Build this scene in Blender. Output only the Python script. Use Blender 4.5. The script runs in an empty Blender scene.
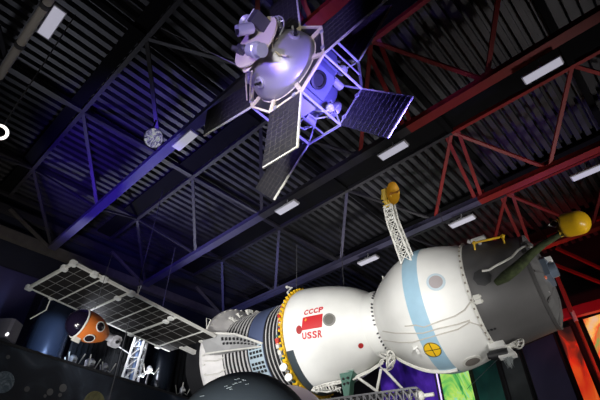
import bpy, bmesh, math, random
from mathutils import Vector, Matrix
random.seed(7)
C = bpy.context.scene.collection
PI = math.pi
V = Vector
# ------------------------------------------------------------------ camera geometry (600x400 photograph)
F, PITCH, HC = 433.0, math.radians(38.7), 1.6
CP, SP = math.cos(PITCH), math.sin(PITCH)
CAM = V((0, 0, HC))
def ray(x, y):
    u, v = (x-300)/F, (200-y)/F
    return V((u, CP-v*SP, SP+v*CP))
def at_dist(x, y, d): return CAM+ray(x, y).normalized()*d
def at_z(x, y, z): r = ray(x, y); return CAM+r*((z-HC)/r.z)
AZ = math.radians(-47)
CD = V((math.sin(AZ), math.cos(AZ), 0)); RD = V((math.cos(AZ), -math.sin(AZ), 0))   # truss direction, rib direction
def W(s, t, z): return RD*s+CD*t+V((0, 0, z))
def at_s(x, y, s): r = ray(x, y); return CAM+r*(s/r.dot(RD))
def at_t(x, y, t): r = ray(x, y); return CAM+r*(t/r.dot(CD))

# ------------------------------------------------------------------ materials
MATS = {}
def mat(name, col, rough=.5, metal=0., noise=0., nscale=6., emit=0., ecol=None, bump=0., spec=.5, trans=0., alpha=1., coat=0.):
    if name in MATS: return MATS[name]
    m = bpy.data.materials.new(name); m.use_nodes = True
    nt = m.node_tree; b = nt.nodes['Principled BSDF']
    b.inputs['Base Color'].default_value = (*col, 1); b.inputs['Roughness'].default_value = rough
    b.inputs['Metallic'].default_value = metal; b.inputs['Specular IOR Level'].default_value = spec
    b.inputs['Transmission Weight'].default_value = trans; b.inputs['Coat Weight'].default_value = coat
    if emit:
        b.inputs['Emission Color'].default_value = (*(ecol or col), 1); b.inputs['Emission Strength'].default_value = emit
    if noise or bump:
        tc = nt.nodes.new('ShaderNodeTexCoord'); n = nt.nodes.new('ShaderNodeTexNoise')
        n.inputs['Scale'].default_value = nscale; n.inputs['Detail'].default_value = 6
        nt.links.new(tc.outputs['Object'], n.inputs['Vector'])
        if noise:
            r = nt.nodes.new('ShaderNodeMapRange'); r.inputs[1].default_value = .3; r.inputs[2].default_value = .7
            r.inputs[3].default_value = 1-noise; r.inputs[4].default_value = 1+noise
            nt.links.new(n.outputs['Fac'], r.inputs[0])
            mx = nt.nodes.new('ShaderNodeVectorMath'); mx.operation = 'SCALE'; mx.inputs[0].default_value = col
            nt.links.new(r.outputs[0], mx.inputs['Scale']); nt.links.new(mx.outputs[0], b.inputs['Base Color'])
        if bump:
            bp = nt.nodes.new('ShaderNodeBump'); bp.inputs['Strength'].default_value = bump; bp.inputs['Distance'].default_value = .03
            nt.links.new(n.outputs['Fac'], bp.inputs['Height']); nt.links.new(bp.outputs[0], b.inputs['Normal'])
    MATS[name] = m
    return m
def ramp_mat(name, stops, scale, emit, dist=2.5, detail=3., rough=.35, stretch=(1, 1, 1), seed=0., grad=None):
    """Blotchy colour artwork: warped noise through a colour ramp, lit from behind when emit is set."""
    m = bpy.data.materials.new(name); m.use_nodes = True; nt = m.node_tree; b = nt.nodes['Principled BSDF']
    tc = nt.nodes.new('ShaderNodeTexCoord'); mp = nt.nodes.new('ShaderNodeMapping'); n = nt.nodes.new('ShaderNodeTexNoise')
    mp.inputs['Scale'].default_value = stretch; mp.inputs['Location'].default_value = (seed, seed*.7, seed*1.3)
    n.inputs['Scale'].default_value = scale; n.inputs['Detail'].default_value = detail; n.inputs['Distortion'].default_value = dist
    r = nt.nodes.new('ShaderNodeValToRGB'); cr = r.color_ramp
    while len(cr.elements) < len(stops): cr.elements.new(.5)
    for e, (p, c) in zip(cr.elements, stops): e.position = p; e.color = (*c, 1)
    nt.links.new(tc.outputs['Object'], mp.inputs[0]); nt.links.new(mp.outputs[0], n.inputs['Vector'])
    fac = n.outputs['Fac']
    if grad:                                             # grad = (z low, z high, amount): the print changes from top to bottom
        sx = nt.nodes.new('ShaderNodeSeparateXYZ'); nt.links.new(tc.outputs['Object'], sx.inputs[0])
        mr = nt.nodes.new('ShaderNodeMapRange'); mr.inputs[1].default_value = grad[0]; mr.inputs[2].default_value = grad[1]
        mr.inputs[3].default_value = grad[2]; mr.inputs[4].default_value = -grad[2]; nt.links.new(sx.outputs[2], mr.inputs[0])
        ad = nt.nodes.new('ShaderNodeMath'); nt.links.new(fac, ad.inputs[0]); nt.links.new(mr.outputs[0], ad.inputs[1]); fac = ad.outputs[0]
    nt.links.new(fac, r.inputs[0]); nt.links.new(r.outputs[0], b.inputs['Base Color'])
    b.inputs['Roughness'].default_value = rough
    if emit:
        nt.links.new(r.outputs[0], b.inputs['Emission Color']); b.inputs['Emission Strength'].default_value = emit
    MATS[name] = m
    return m

# ------------------------------------------------------------------ mesh builder
def frame(d, up=None):
    z = d.normalized(); u = up if up is not None else V((0, 0, 1))
    if abs(z.dot(u.normalized())) > .98: u = V((1, 0, 0)) if abs(z.x) < .9 else V((0, 1, 0))
    x = u.cross(z).normalized(); return x, z.cross(x), z
class MB:
    def __init__(s): s.v, s.f = [], []
    def add(s, vs, fs):
        o = len(s.v); s.v += [V(p) for p in vs]; s.f += [tuple(i+o for i in f) for f in fs]; return s
    def box(s, c, size, ax=None):
        c = V(c); X, Y, Z = ax or (V((1, 0, 0)), V((0, 1, 0)), V((0, 0, 1))); a, b, d = (q/2 for q in size)
        vs = [c+X*(i*a)+Y*(j*b)+Z*(k*d) for i in (-1, 1) for j in (-1, 1) for k in (-1, 1)]
        return s.add(vs, [(0, 1, 3, 2), (4, 6, 7, 5), (0, 4, 5, 1), (2, 3, 7, 6), (0, 2, 6, 4), (1, 5, 7, 3)])
    def cbox(s, c, size, ch, ax=None):
        """box with chamfered long edges (octagonal section along Z of ax)"""
        c = V(c); X, Y, Z = ax or (V((1, 0, 0)), V((0, 1, 0)), V((0, 0, 1))); a, b, d = (q/2 for q in size)
        sec = [(a, b-ch), (a-ch, b), (-a+ch, b), (-a, b-ch), (-a, -b+ch), (-a+ch, -b), (a-ch, -b), (a, -b+ch)]
        vs = [c+X*p+Y*q+Z*k for k in (-d, d) for p, q in sec]
        return s.add(vs, [tuple(range(7, -1, -1)), tuple(range(8, 16))]+[(i, (i+1) % 8, 8+(i+1) % 8, 8+i) for i in range(8)])
    def bar(s, p, q, w, h=None, up=None):
        p, q = V(p), V(q); d = q-p
        if d.length < 1e-6: return s
        X, Y, Z = frame(d, up); return s.box((p+q)/2, (w, h or w, d.length), (X, Y, Z))
    def tube(s, p, q, r0, r1=None, n=10, cap=True):
        p, q = V(p), V(q); r1 = r0 if r1 is None else r1; X, Y, Z = frame(q-p)
        vs = [c+X*(math.cos(2*PI*i/n)*r)+Y*(math.sin(2*PI*i/n)*r) for c, r in ((p, r0), (q, r1)) for i in range(n)]
        fs = [(i, (i+1) % n, n+(i+1) % n, n+i) for i in range(n)]
        if cap: fs += [tuple(range(n-1, -1, -1)), tuple(range(n, 2*n))]
        return s.add(vs, fs)
    def path(s, pts, r, n=7, closed=False):
        pts = [V(p) for p in pts]; m = len(pts); rs = r if isinstance(r, (list, tuple)) else [r]*m; vs = []; X = None
        for i, p in enumerate(pts):
            d = (pts[(i+1) % m]-pts[i-1]) if closed else (pts[min(i+1, m-1)]-pts[max(i-1, 0)])
            d.normalize()
            if X is None: X = frame(d)[0]
            X = (X-d*X.dot(d)).normalized(); Y = d.cross(X)
            vs += [p+X*(math.cos(2*PI*k/n)*rs[i])+Y*(math.sin(2*PI*k/n)*rs[i]) for k in range(n)]
        fs = []
        for i in range(m if closed else m-1):
            j = (i+1) % m
            fs += [(i*n+k, i*n+(k+1) % n, j*n+(k+1) % n, j*n+k) for k in range(n)]
        if not closed: fs += [tuple(range(n-1, -1, -1)), tuple(range((m-1)*n, m*n))]
        return s.add(vs, fs)
    def lathe(s, prof, o=(0, 0, 0), axis=(0, 0, 1), n=48, xdir=None, a0=0., a1=2*PI, cap=False, closed=False):
        """prof = [(h, r)] along axis from o; a0..a1 partial sweep about axis, measured from xdir"""
        o = V(o); Z = V(axis).normalized()
        if xdir is None: X, Y, _ = frame(Z)
        else: X = V(xdir); X = (X-Z*X.dot(Z)).normalized(); Y = Z.cross(X)
        full = abs(a1-a0-2*PI) < 1e-6; m = n if full else n+1
        vs = [o+Z*h+(X*math.cos(a0+(a1-a0)*i/n)+Y*math.sin(a0+(a1-a0)*i/n))*max(r, 1e-4) for h, r in prof for i in range(m)]
        k = len(prof); fs = []
        for j in range(k if closed else k-1):
            jj = (j+1) % k
            for i in range(n):
                ii = (i+1) % m; fs.append((j*m+i, j*m+ii, jj*m+ii, jj*m+i))
        if cap and full:
            fs += [tuple(range(m-1, -1, -1)), tuple(range((k-1)*m, k*m))]
        if closed and not full:
            fs += [tuple(j*m for j in range(k)), tuple(j*m+n for j in reversed(range(k)))]
        return s.add(vs, fs)
    def ball(s, c, r, n=14, sc=(1, 1, 1)):
        m = n//2; c = V(c)
        vs = [c+V((math.sin(PI*j/m)*math.cos(2*PI*i/n)*r*sc[0], math.sin(PI*j/m)*math.sin(2*PI*i/n)*r*sc[1], math.cos(PI*j/m)*r*sc[2])) for j in range(m+1) for i in range(n)]
        return s.add(vs, [(j*n+i, j*n+(i+1) % n, (j+1)*n+(i+1) % n, (j+1)*n+i) for j in range(m) for i in range(n)])
    def torus(s, c, axis, R, r, n=32, k=8):
        X, Y, Z = frame(V(axis)); c = V(c)
        return s.path([c+(X*math.cos(2*PI*i/n)+Y*math.sin(2*PI*i/n))*R for i in range(n)], r, k, True)
    def quad(s, a, b, c, d): return s.add([a, b, c, d], [(0, 1, 2, 3)])
    def slab(s, a, b, c, d, th):
        """a flat four-cornered plate th thick"""
        a, b, c, d = V(a), V(b), V(c), V(d); n = (b-a).cross(d-a).normalized()*th/2
        vs = [p-n for p in (a, b, c, d)]+[p+n for p in (a, b, c, d)]
        return s.add(vs, [(3, 2, 1, 0), (4, 5, 6, 7), (0, 1, 5, 4), (1, 2, 6, 5), (2, 3, 7, 6), (3, 0, 4, 7)])
    def build(s, name, m, parent=None, smooth=False, weld=True):
        me = bpy.data.meshes.new(name); org = V((0, 0, 0))
        me.from_pydata([tuple(p) for p in s.v], [], s.f)
        bm = bmesh.new(); bm.from_mesh(me)
        if weld: bmesh.ops.remove_doubles(bm, verts=bm.verts, dist=1e-5)
        bmesh.ops.recalc_face_normals(bm, faces=bm.faces)
        bm.to_mesh(me); bm.free()
        me.materials.append(m)
        if smooth:
            me.polygons.foreach_set('use_smooth', [True]*len(me.polygons))
            try: me.set_sharp_from_angle(angle=math.radians(smooth if smooth is not True else 40))
            except Exception: pass
        o = bpy.data.objects.new(name, me); C.objects.link(o)
        if parent is not None: o.parent = parent
        return o
def tag(o, label, cat, group=None, kind=None):
    o['label'] = label; o['category'] = cat
    if group: o['group'] = group
    if kind: o['kind'] = kind
    return o
def thing(name, label, cat, loc=(0, 0, 0), mtx=None, group=None, kind=None):
    o = bpy.data.objects.new(name, None); C.objects.link(o); o.empty_display_size = .1
    if mtx is not None: o.matrix_world = mtx
    else: o.location = loc
    return tag(o, label, cat, group, kind)
def struct(o, label=None):
    o['kind'] = 'structure'
    if label: o['label'] = label
    return o
def basis(X, Y, Z, o):
    m = Matrix.Identity(4)
    for i, c in enumerate((X, Y, Z)):
        for j in range(3): m[j][i] = c[j]
    for j in range(3): m[j][3] = o[j]
    return m
def copy_thing(root):
    """copies a thing with its parts and sub-parts, sharing mesh data"""
    r = root.copy(); C.objects.link(r)
    for ch in list(root.children):
        c = ch.copy(); C.objects.link(c); c.parent = r
        for g in list(ch.children):
            d = g.copy(); C.objects.link(d); d.parent = c
    return r

# shared materials
M_white = mat('white_enamel', (.80, .80, .77), .42, noise=.04, nscale=3)
M_offwhite = mat('aged_white', (.70, .69, .64), .5, noise=.08, nscale=9)
M_black = mat('black', (.012, .012, .014), .5)
M_darkgrey = mat('dark_grey_paint', (.05, .05, .055), .5)
M_steel = mat('steel', (.62, .63, .66), .3, .5)
M_yellow = mat('yellow_paint', (.85, .52, .02), .4)
M_red = mat('flag_red', (.55, .015, .02), .5)
M_wire = mat('cable_grey', (.10, .10, .11), .5, .3)

# ================================================================== the hall
ZL, ZU, ZD = HC+6.25, HC+7.25, HC+7.42
S0, S1, T0, T1 = -7.0, 14.2, -8.0, 11.85
M_floor = mat('dark_floor', (.03, .03, .035), .35, noise=.2)
M_wall = mat('navy_wall', (.010, .012, .03), .8, noise=.15, nscale=2)
M_wallr = mat('black_wall', (.012, .011, .016), .7, noise=.15, nscale=2)
def wall(name, p, q, z0, z1, m, inward):
    p, q = V(p), V(q); off = inward*-.1
    return struct(MB().slab(p+V((0, 0, z0))+off, q+V((0, 0, z0))+off, q+V((0, 0, z1))+off, p+V((0, 0, z1))+off, .2).build(name, m))
struct(MB().slab(W(S0-.2, T0-.2, -.1), W(S1+.2, T0-.2, -.1), W(S1+.2, T1+.2, -.1), W(S0-.2, T1+.2, -.1), .2).build('floor', M_floor), 'dark hall floor')
wall('wall_far', W(S0, T1, 0), W(S1, T1, 0), 0, ZD+.3, M_wall, -CD)
wall('wall_near', W(S0, T0, 0), W(S1, T0, 0), 0, ZD+.3, M_wallr, CD)
wall('wall_left', W(S0, T0, 0), W(S0, T1, 0), 0, ZD+.3, M_wallr, RD)
wall('wall_right', W(S1, T0, 0), W(S1, T1, 0), 0, ZD+.3, M_wallr, -RD)
# corrugated roof deck, ribs run along RD
M_deck = mat('roof_deck', (.062, .062, .070), .5, .35, noise=.3, nscale=1.3)
d = MB(); pit = .215; t = T0; sec = []
while t < T1:
    sec += [(t, ZD), (t+.105, ZD), (t+.113, ZD+.16), (t+.207, ZD+.16)]; t += pit
vs = [W(s, a, z) for s in (S0, S1) for a, z in sec]; n = len(sec)
d.add(vs, [(i, i+1, n+i+1, n+i) for i in range(n-1)])
struct(d.build('ceiling', M_deck), 'dark corrugated metal roof deck')

# trusses
M_gsteel = mat('grey_truss_paint', (.034, .032, .04), .5, .1, noise=.15, nscale=3)
M_bsteel = mat('grey_truss_blue_lit', (.075, .07, .13), .5, .1, noise=.12, nscale=3)  # grey truss steel with the blue light mixed into its colour
M_rsteel = mat('red_truss_paint', (.27, .018, .018), .5, .05, noise=.15, nscale=3)
M_purlin_shade = mat('black_purlin_and_shade', (.006, .006, .007), .9, noise=.1, spec=.1)  # shared by the purlins and the painted shade strips
LS = [-.50, -.04, .43, .885, 1.375, 1.86]
US = [-.27, .20, .655, 1.145, 1.62, 2.08]
LT = [-1.2, -.75, -.3, .12, .37, .555, 1.03, 1.455, 1.865]
UT = [-1.0, -.5, -.08, .325, .8, 1.2, 1.62]
LINK = {-1.0: (-1.2, -.75), -.5: (-.75, -.3), -.08: (-.3, .12), .325: (.12, .37, .37, .555), .8: (.555, 1.03), 1.2: (1.03, 1.455), 1.62: (1.455, 1.865)}
H = 6.25
TRUSS_LABEL = ['steel roof truss above the camera, outside the photo', 'dark roof truss crossing the upper left corner beside the grey pipe',
    'roof truss with blue lit lower chord, nearest behind the winged satellite', 'roof truss with three hanging lamps, dark at left and red at right',
    'roof truss passing just above the big white spacecraft', 'red roof truss behind the yellow dome']
lnode = lambda i, t: W(LS[i]*H, t*H, ZL)
unode = lambda j, t: W(US[j]*H, t*H, ZU)
def chord(m, p, q, w=.20):
    """box chord: broad flat soffit with a narrower flange above it and lips along its edges"""
    m.bar(p, q, w, .05); m.bar(p+V((0, 0, .07)), q+V((0, 0, .07)), .06, .12)
    X = (q-p).normalized().cross(V((0, 0, 1)))
    for sg in (-1, 1): m.bar(p+X*(sg*(w/2-.008))+V((0, 0, .05)), q+X*(sg*(w/2-.008))+V((0, 0, .05)), .016, .10)
for i, s in enumerate(LS):
    root = thing('roof_truss', TRUSS_LABEL[i], 'roof truss', kind='structure')
    grey, dark, red = MB(), MB(), MB()
    for a, b in zip(LT, LT[1:]):
        red_here = b <= .38 and i >= 2
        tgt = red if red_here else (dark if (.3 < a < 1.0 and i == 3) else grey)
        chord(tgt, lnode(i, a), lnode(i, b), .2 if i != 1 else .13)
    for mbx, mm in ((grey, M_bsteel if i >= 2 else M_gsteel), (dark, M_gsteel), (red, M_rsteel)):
        if mbx.v: mbx.build('lower_chord', mm, root)
    for t in LT[1:]:                                   # gusset plates at the nodes
        MB().box(lnode(i, t)+V((0, 0, .12)), (.34, .03, .26), (CD, RD, V((0, 0, 1)))).build('gusset_plate', M_rsteel if t < .5 and i >= 2 else M_gsteel, root)
    for ut, ls in LINK.items():
        used = set()
        for j in (i-1, i):                             # the upper chords on both sides of this lower chord
            if j < 0: continue
            for lt in ls:
                if j == i and not (ut == 1.62 and lt == 1.455): continue
                off = .0
                if ls.count(lt) > 1: off = .07 if (j, lt) in used else -.07
                used.add((j, lt))
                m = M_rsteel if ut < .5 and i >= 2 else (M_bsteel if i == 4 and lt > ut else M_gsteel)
                MB().bar(lnode(i, lt)+CD*off+V((0, 0, .05)), unode(j, ut)+CD*off*2, .075, .045).build('web_member', m, root)
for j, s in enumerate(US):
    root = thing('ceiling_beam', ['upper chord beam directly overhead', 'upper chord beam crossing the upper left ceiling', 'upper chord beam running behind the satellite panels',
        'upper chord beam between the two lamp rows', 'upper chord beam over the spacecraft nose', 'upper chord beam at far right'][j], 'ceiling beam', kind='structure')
    g, r = MB(), MB()
    for a, b in zip([-1.25]+UT, UT+[1.87]):
        (r if b <= .33 and j >= 2 else g).bar(W(s*H, a*H, ZU), W(s*H, b*H, ZU), .085, .10)
    g.build('upper_chord', M_gsteel, root)
    if r.v: r.build('upper_chord', M_rsteel, root)
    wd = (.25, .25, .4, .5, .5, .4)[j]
    MB().box(W(s*H-wd/2-.06, (T0+T1)/2, ZU+.06), (wd, T1-T0-.1, .05), (RD, CD, V((0, 0, 1)))).build('shade_strip', M_purlin_shade, root)  # added black strip that paints the shadow band beside the chord
for k, t in enumerate(UT[1:]+[1.865]):                 # cross beams, parallel to the ribs
    struct(MB().bar(W(S0, t*H, ZU+.03), W(S1, t*H, ZU+.03), .12, .12).build('ceiling_purlin', M_purlin_shade if t < 1 else M_gsteel))
# eaves beams along the far wall
M_eave = mat('eaves_beam', (.10, .09, .085), .55, noise=.2)
struct(MB().bar(W(S0, T1-.13, ZL-.02), W(S1, T1-.13, ZL-.02), .18, .26).build('trim_1', M_eave))
struct(MB().bar(W(S0, T1-.13, ZL+.62), W(S1, T1-.13, ZL+.62), .16, .2).build('trim_2', M_gsteel))
for i, s in enumerate(LS):                             # diagonal struts from the eaves
    struct(MB().bar(W(s*H, T1-.2, ZL-.02), W(s*H-1.3, T1-.25, ZL+.6), .07, .07).build('trim_%d' % (3+i), M_eave))

# ================================================================== hanging lamps
M_lamp = mat('lamp_diffuser', (.35, .35, .38), .5, emit=.36, ecol=(.80, .78, .95))
M_lampbox = mat('lamp_housing', (.45, .45, .48), .5)
def make_lamp():
    root = thing('hanging_lamp', '', 'lamp')
    X, Y, Z = V((1, 0, 0)), V((0, 1, 0)), V((0, 0, 1))
    MB().cbox((0, 0, .0), (.19, .045, .62), .012, (Y, Z, X)).build('lamp_housing', M_lampbox, root)
    MB().box((0, 0, -.032), (.58, .165, .014)).build('diffuser', M_lamp, root)
    h = MB().path([(0, 0, .02), (0, 0, .10), (.03, -.02, .13), (.03, -.02, .22)], .012).box((0, 0, .03), (.10, .16, .02))
    h.build('bracket', M_lampbox, root)
    return root
lamps = [(52, 22, 'white rectangular lamp under the dark truss in the upper left corner', 0), (185, 140, 'white rectangular lamp on the blue chord beside the round spotlight', 0),
    (287, 207, 'white rectangular lamp just below the lowest satellite panel tip', 0), (393, 150, 'white rectangular lamp below the satellite panel pointing right', 0),
    (542, 70, 'white rectangular lamp on the red beam at upper right', 0), (368, 260, 'small white lamp just above the gap between spacecraft modules', 0),
    (462, 221, 'white rectangular lamp above the grey end of the spacecraft, beside the red truss node', 0), (587, 172, 'white rectangular lamp at the right edge above the yellow dome', 0)]
lp = None
for x, y, lab, _ in lamps:
    o = make_lamp() if lp is None else copy_thing(lp)
    lp = lp or o
    p = at_z(x, y, ZL-.20)
    o.matrix_world = basis(-CD, V((0, 0, 1)).cross(-CD), V((0, 0, 1)), p)
    o['label'] = lab; o['group'] = 'rectangular lamps hanging from the trusses'

# round spotlight with glass dome, its reflections painted as colour blotches
p = at_dist(153, 138, 7.9)
sp = thing('round_spotlight', 'round glassy spotlight hanging beside a lamp on the blue chord', 'spotlight', p)
dr = (CAM-p).normalized()*.6+V((.5, -.1, -.2)); dr.normalize()
MB().lathe([(-.12, .05), (-.10, .12), (0, .17), (.03, .175), (.03, .15)], axis=dr, n=28, cap=True).build('reflector_housing', M_darkgrey, sp, True)
MB().lathe([(.03, .165), (.06, .15), (.085, .10), (.095, 0)], axis=dr, n=28).build('glass_dome', ramp_mat('spot_glass_reflection', [(.3, (.02, .02, .10)), (.5, (.35, .33, .65)), (.62, (.9, .9, .95)), (.7, (.05, .2, .2))], 9, .35, rough=.1), sp, True)
MB().path([V((0, 0, 0))-dr*.1, V((0, 0, .15))-dr*.12, V((0, 0, .45))-dr*.1], .015).build('hanger', M_darkgrey, sp)
# ring lamp at the left edge
p = at_dist(-.5, 132, 5.5)
ring = thing('ring_lamp', 'small bright ring shaped lamp at the left edge of the photo', 'lamp', p)
MB().torus((0, 0, 0), (CAM-p)+V((.0, 0, -1.5)), .068, .015).build('light_tube', mat('ring_glow', (1, .95, .9), .4, emit=1.6), ring, True)
MB().path([(0, 0, .08), (0, 0, .5), (0, .02, 2.4)], .008).build('cable', M_wire, ring)
# grey pipe in the upper left corner
a, b = at_dist(-14, 97, 6.9), at_dist(66, -26, 5.1)
M_pipe = mat('pipe_grey', (.36, .34, .32), .45)
pp = thing('grey_pipe', 'light grey pipe slanting across the upper left corner', 'pipe')
pm = MB().tube(a, b, .045, n=14).build('pipe', M_pipe, pp, True)
for k in (.2, .5, .8):
    q = a.lerp(b, k); MB().tube(q-(b-a).normalized()*.03, q+(b-a).normalized()*.03, .055, n=14).build('pipe_clamp', M_darkgrey, pp, True)
for k in (.2, .8):
    q = a.lerp(b, k); MB().tube(q, V((q.x, q.y, ZU+.05)), .012).build('hanger_rod', M_darkgrey, pp)

# ================================================================== the spacecraft
SO = V((2.6001, 7.6918, 3.5149+HC)); AZS = math.radians(126.714)
AX = V((math.sin(AZS), math.cos(AZS), 0)); AY = V((-AX.y, AX.x, 0)); UP = V((0, 0, 1))
SM = basis(AX, AY, UP, SO); SI = SM.inverted()
ship = thing('spacecraft', 'large white spacecraft with red flag, round portholes, blue band and grey nose', 'spacecraft', mtx=SM)
X1 = V((1, 0, 0))
def interp(prof, s):
    if s <= prof[0][0]: return prof[0][1]
    for (a, ra), (b, rb) in zip(prof, prof[1:]):
        if s <= b: return ra+(rb-ra)*(s-a)/(b-a)
    return prof[-1][1]
def smoothprof(pts, n=40):
    """Catmull-Rom through (s, r)"""
    out = []
    for i in range(len(pts)-1):
        p0, p1, p2, p3 = pts[max(i-1, 0)], pts[i], pts[i+1], pts[min(i+2, len(pts)-1)]
        m = max(2, n//(len(pts)-1))
        for k in range(m):
            t = k/m
            out.append(tuple(.5*((2*p1[c])+(-p0[c]+p2[c])*t+(2*p0[c]-5*p1[c]+4*p2[c]-p3[c])*t*t+(-p0[c]+3*p1[c]-3*p2[c]+p3[c])*t**3) for c in (0, 1)))
    out.append(pts[-1]); return out
ORB = smoothprof([(-1.05, .58), (-.93, .72), (-.75, .86), (-.4, 1.06), (0, 1.15), (.4, 1.105), (.87, .963)])
BOZ = .05
BELL = smoothprof([(-2.86, 1.10), (-2.76, 1.118), (-2.5, 1.085), (-2.1, 1.0), (-1.75, .89), (-1.45, .74), (-1.2, .56)])
NOSE = [(.87, .955), (.9, .965), (1.0, .955), (1.85, .80)]
def pol(s, th, r, oz=0.): return V((s, -math.sin(th)*r, math.cos(th)*r+oz))     # th from the top towards the camera side
def hull_hit(px, py, prof, oz=0.):
    """where the sight line of a photo pixel meets the hull, as (s, th)"""
    o = SI @ CAM; dd = (SI.to_3x3() @ ray(px, py)).normalized(); o = o-V((0, 0, oz)); R = prof[len(prof)//2][1]; s = 0
    for _ in range(14):
        A = dd.y**2+dd.z**2; B = dd.y*o.y+dd.z*o.z; Cc = o.y**2+o.z**2-R*R; q = max(B*B-A*Cc, 0)
        t = (-B-math.sqrt(q))/A; p = o+dd*t; s = p.x; R = R*.4+.6*interp(prof, s)
    return s, math.atan2(-p.y, p.z)
def on(px, py, prof, off=0., oz=0.):
    s, th = hull_hit(px, py, prof, oz); return pol(s, th, interp(prof, s)+off, oz)
def decal_disc(m, s0, th0, r, prof, off, oz=0., rin=0., n=28, asp=1.):
    R0 = interp(prof, s0); sl = (interp(prof, s0+.05)-interp(prof, s0-.05))/.1; ds = 1/math.sqrt(1+sl*sl)
    rad = [rin+(r-rin)*k/4 for k in range(5)]
    vs = []
    for q in rad:
        for i in range(n):
            u, v = q*math.cos(2*PI*i/n)*asp, q*math.sin(2*PI*i/n); s = s0+u*ds
            vs.append(pol(s, th0+v/R0, interp(prof, s)+off, oz))
    m.add(vs, [(j*n+i, j*n+(i+1) % n, (j+1)*n+(i+1) % n, (j+1)*n+i) for j in range(4) for i in range(n)]); return m
def quadmap(TL, TR, BL, BR, prof, oz):
    c = [hull_hit(*q, prof, oz) for q in (TL, TR, BL, BR)]
    def f(u, v):                                         # u to the right, v upwards, 0..1
        return tuple((c[0][k]*(1-u)+c[1][k]*u)*v+(c[2][k]*(1-u)+c[3][k]*u)*(1-v) for k in (0, 1))
    return f
def decal_quad(m, f, prof, off, oz, nu=10, nv=6, u0=0, u1=1, v0=0, v1=1):
    vs = []
    for j in range(nv+1):
        for i in range(nu+1):
            s, th = f(u0+(u1-u0)*i/nu, v0+(v1-v0)*j/nv); vs.append(pol(s, th, interp(prof, s)+off, oz))
    m.add(vs, [(j*(nu+1)+i, j*(nu+1)+i+1, (j+1)*(nu+1)+i+1, (j+1)*(nu+1)+i) for j in range(nv) for i in range(nu)]); return m
def lettering(txt, f, prof, off, oz, m, parent, slant=0.):
    """each character a mesh of its own, laid onto the hull"""
    n = len(txt)
    for i, ch in enumerate(txt):
        cu = bpy.data.curves.new('letter', 'FONT'); cu.body = ch; cu.size = 1; cu.offset = .045
        ob = bpy.data.objects.new('letter', cu); C.objects.link(ob)
        dg = bpy.context.evaluated_depsgraph_get(); dg.update()
        me = bpy.data.meshes.new_from_object(ob.evaluated_get(dg)); bpy.data.objects.remove(ob)
        bm = bmesh.new(); bm.from_mesh(me); bmesh.ops.triangulate(bm, faces=bm.faces)
        bmesh.ops.subdivide_edges(bm, edges=[e for e in bm.edges if e.calc_length() > .2], cuts=2)
        xs = [v.co.x for v in bm.verts]; ys = [v.co.y for v in bm.verts]; x0, x1, y0, y1 = min(xs), max(xs), min(ys), max(ys)
        for v in bm.verts:
            uu = (v.co.x-x0)/(x1-x0); vv = (v.co.y-y0)/(y1-y0)
            s, th = f((i+.06+.86*uu)/n+slant*vv/n, vv); v.co = pol(s, th, interp(prof, s)+off, oz)
        me2 = bpy.data.meshes.new('letter'); bm.to_mesh(me2); bm.free(); me2.materials.append(m)
        o = bpy.data.objects.new('letter', me2); C.objects.link(o); o.parent = parent; o['label'] = 'red letter '+ch

# --- orbital module
orb = MB().lathe(ORB, axis=X1, n=96).build('orbital_module', M_white, ship, 60)
M_blue = mat('pale_blue_band', (.34, .53, .66), .45, noise=.04)
MB().lathe([(s, interp(ORB, s)+.004) for s in [-.15+.30*k/10 for k in range(11)]], axis=X1, n=96).build('blue_band', M_blue, orb, 60)
M_pane = mat('porthole_pane', (.42, .38, .38), .15); M_rim = mat('porthole_rim', (.52, .62, .68), .35)
def porthole(px, py, r, prof, parent, m_pane, m_rim, oz=0., depth=.02):
    s, th = hull_hit(px, py, prof, oz)
    w = decal_disc(MB(), s, th, r, prof, .016, oz, rin=r*.74); w2 = decal_disc(MB(), s, th, r, prof, .004, oz, rin=r*.98)
    n = 28
    fs = [(i, (i+1) % n, n+(i+1) % n, n+i) for i in range(n)]
    w.add([w.v[4*n+i] for i in range(n)]+[w2.v[4*n+i] for i in range(n)], fs)
    rim = w.build('porthole', m_rim, parent, 50)
    decal_disc(MB(), s, th, r*.78, prof, .010, oz).build('pane', m_pane, rim, 50)
    return rim
porthole(436, 282, .155, ORB, orb, M_pane, M_rim)
porthole(472.5, 361.5, .17, ORB, orb, mat('porthole_dark', (.22, .20, .18), .2), M_offwhite)
s, th = hull_hit(432.5, 349.5, ORB)
pt = decal_disc(MB(), s, th, .145, ORB, .012).build('yellow_target_disc', M_yellow, orb)
R0 = interp(ORB, s); cr = MB()
for k in range(2):
    for (u0, v0, u1, v1) in (((-.14, -.007, .14, .007), (-.007, -.14, .007, .14))[k],):
        N = 8; vs = []
        for i in range(N+1):
            for e in (0, 1):
                u = u0+(u1-u0)*(i/N) if k == 0 else (u0, u1)[e]; v = (v0, v1)[e] if k == 0 else v0+(v1-v0)*(i/N)
                vs.append(pol(s+u, th+v/R0, interp(ORB, s+u)+.018))
        cr.add(vs, [(2*i, 2*i+1, 2*i+3, 2*i+2) for i in range(N)])
cr.torus(pol(s, th, R0+.012), pol(0, th, 1), .14, .005).build('black_cross', M_black, pt)
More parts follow.
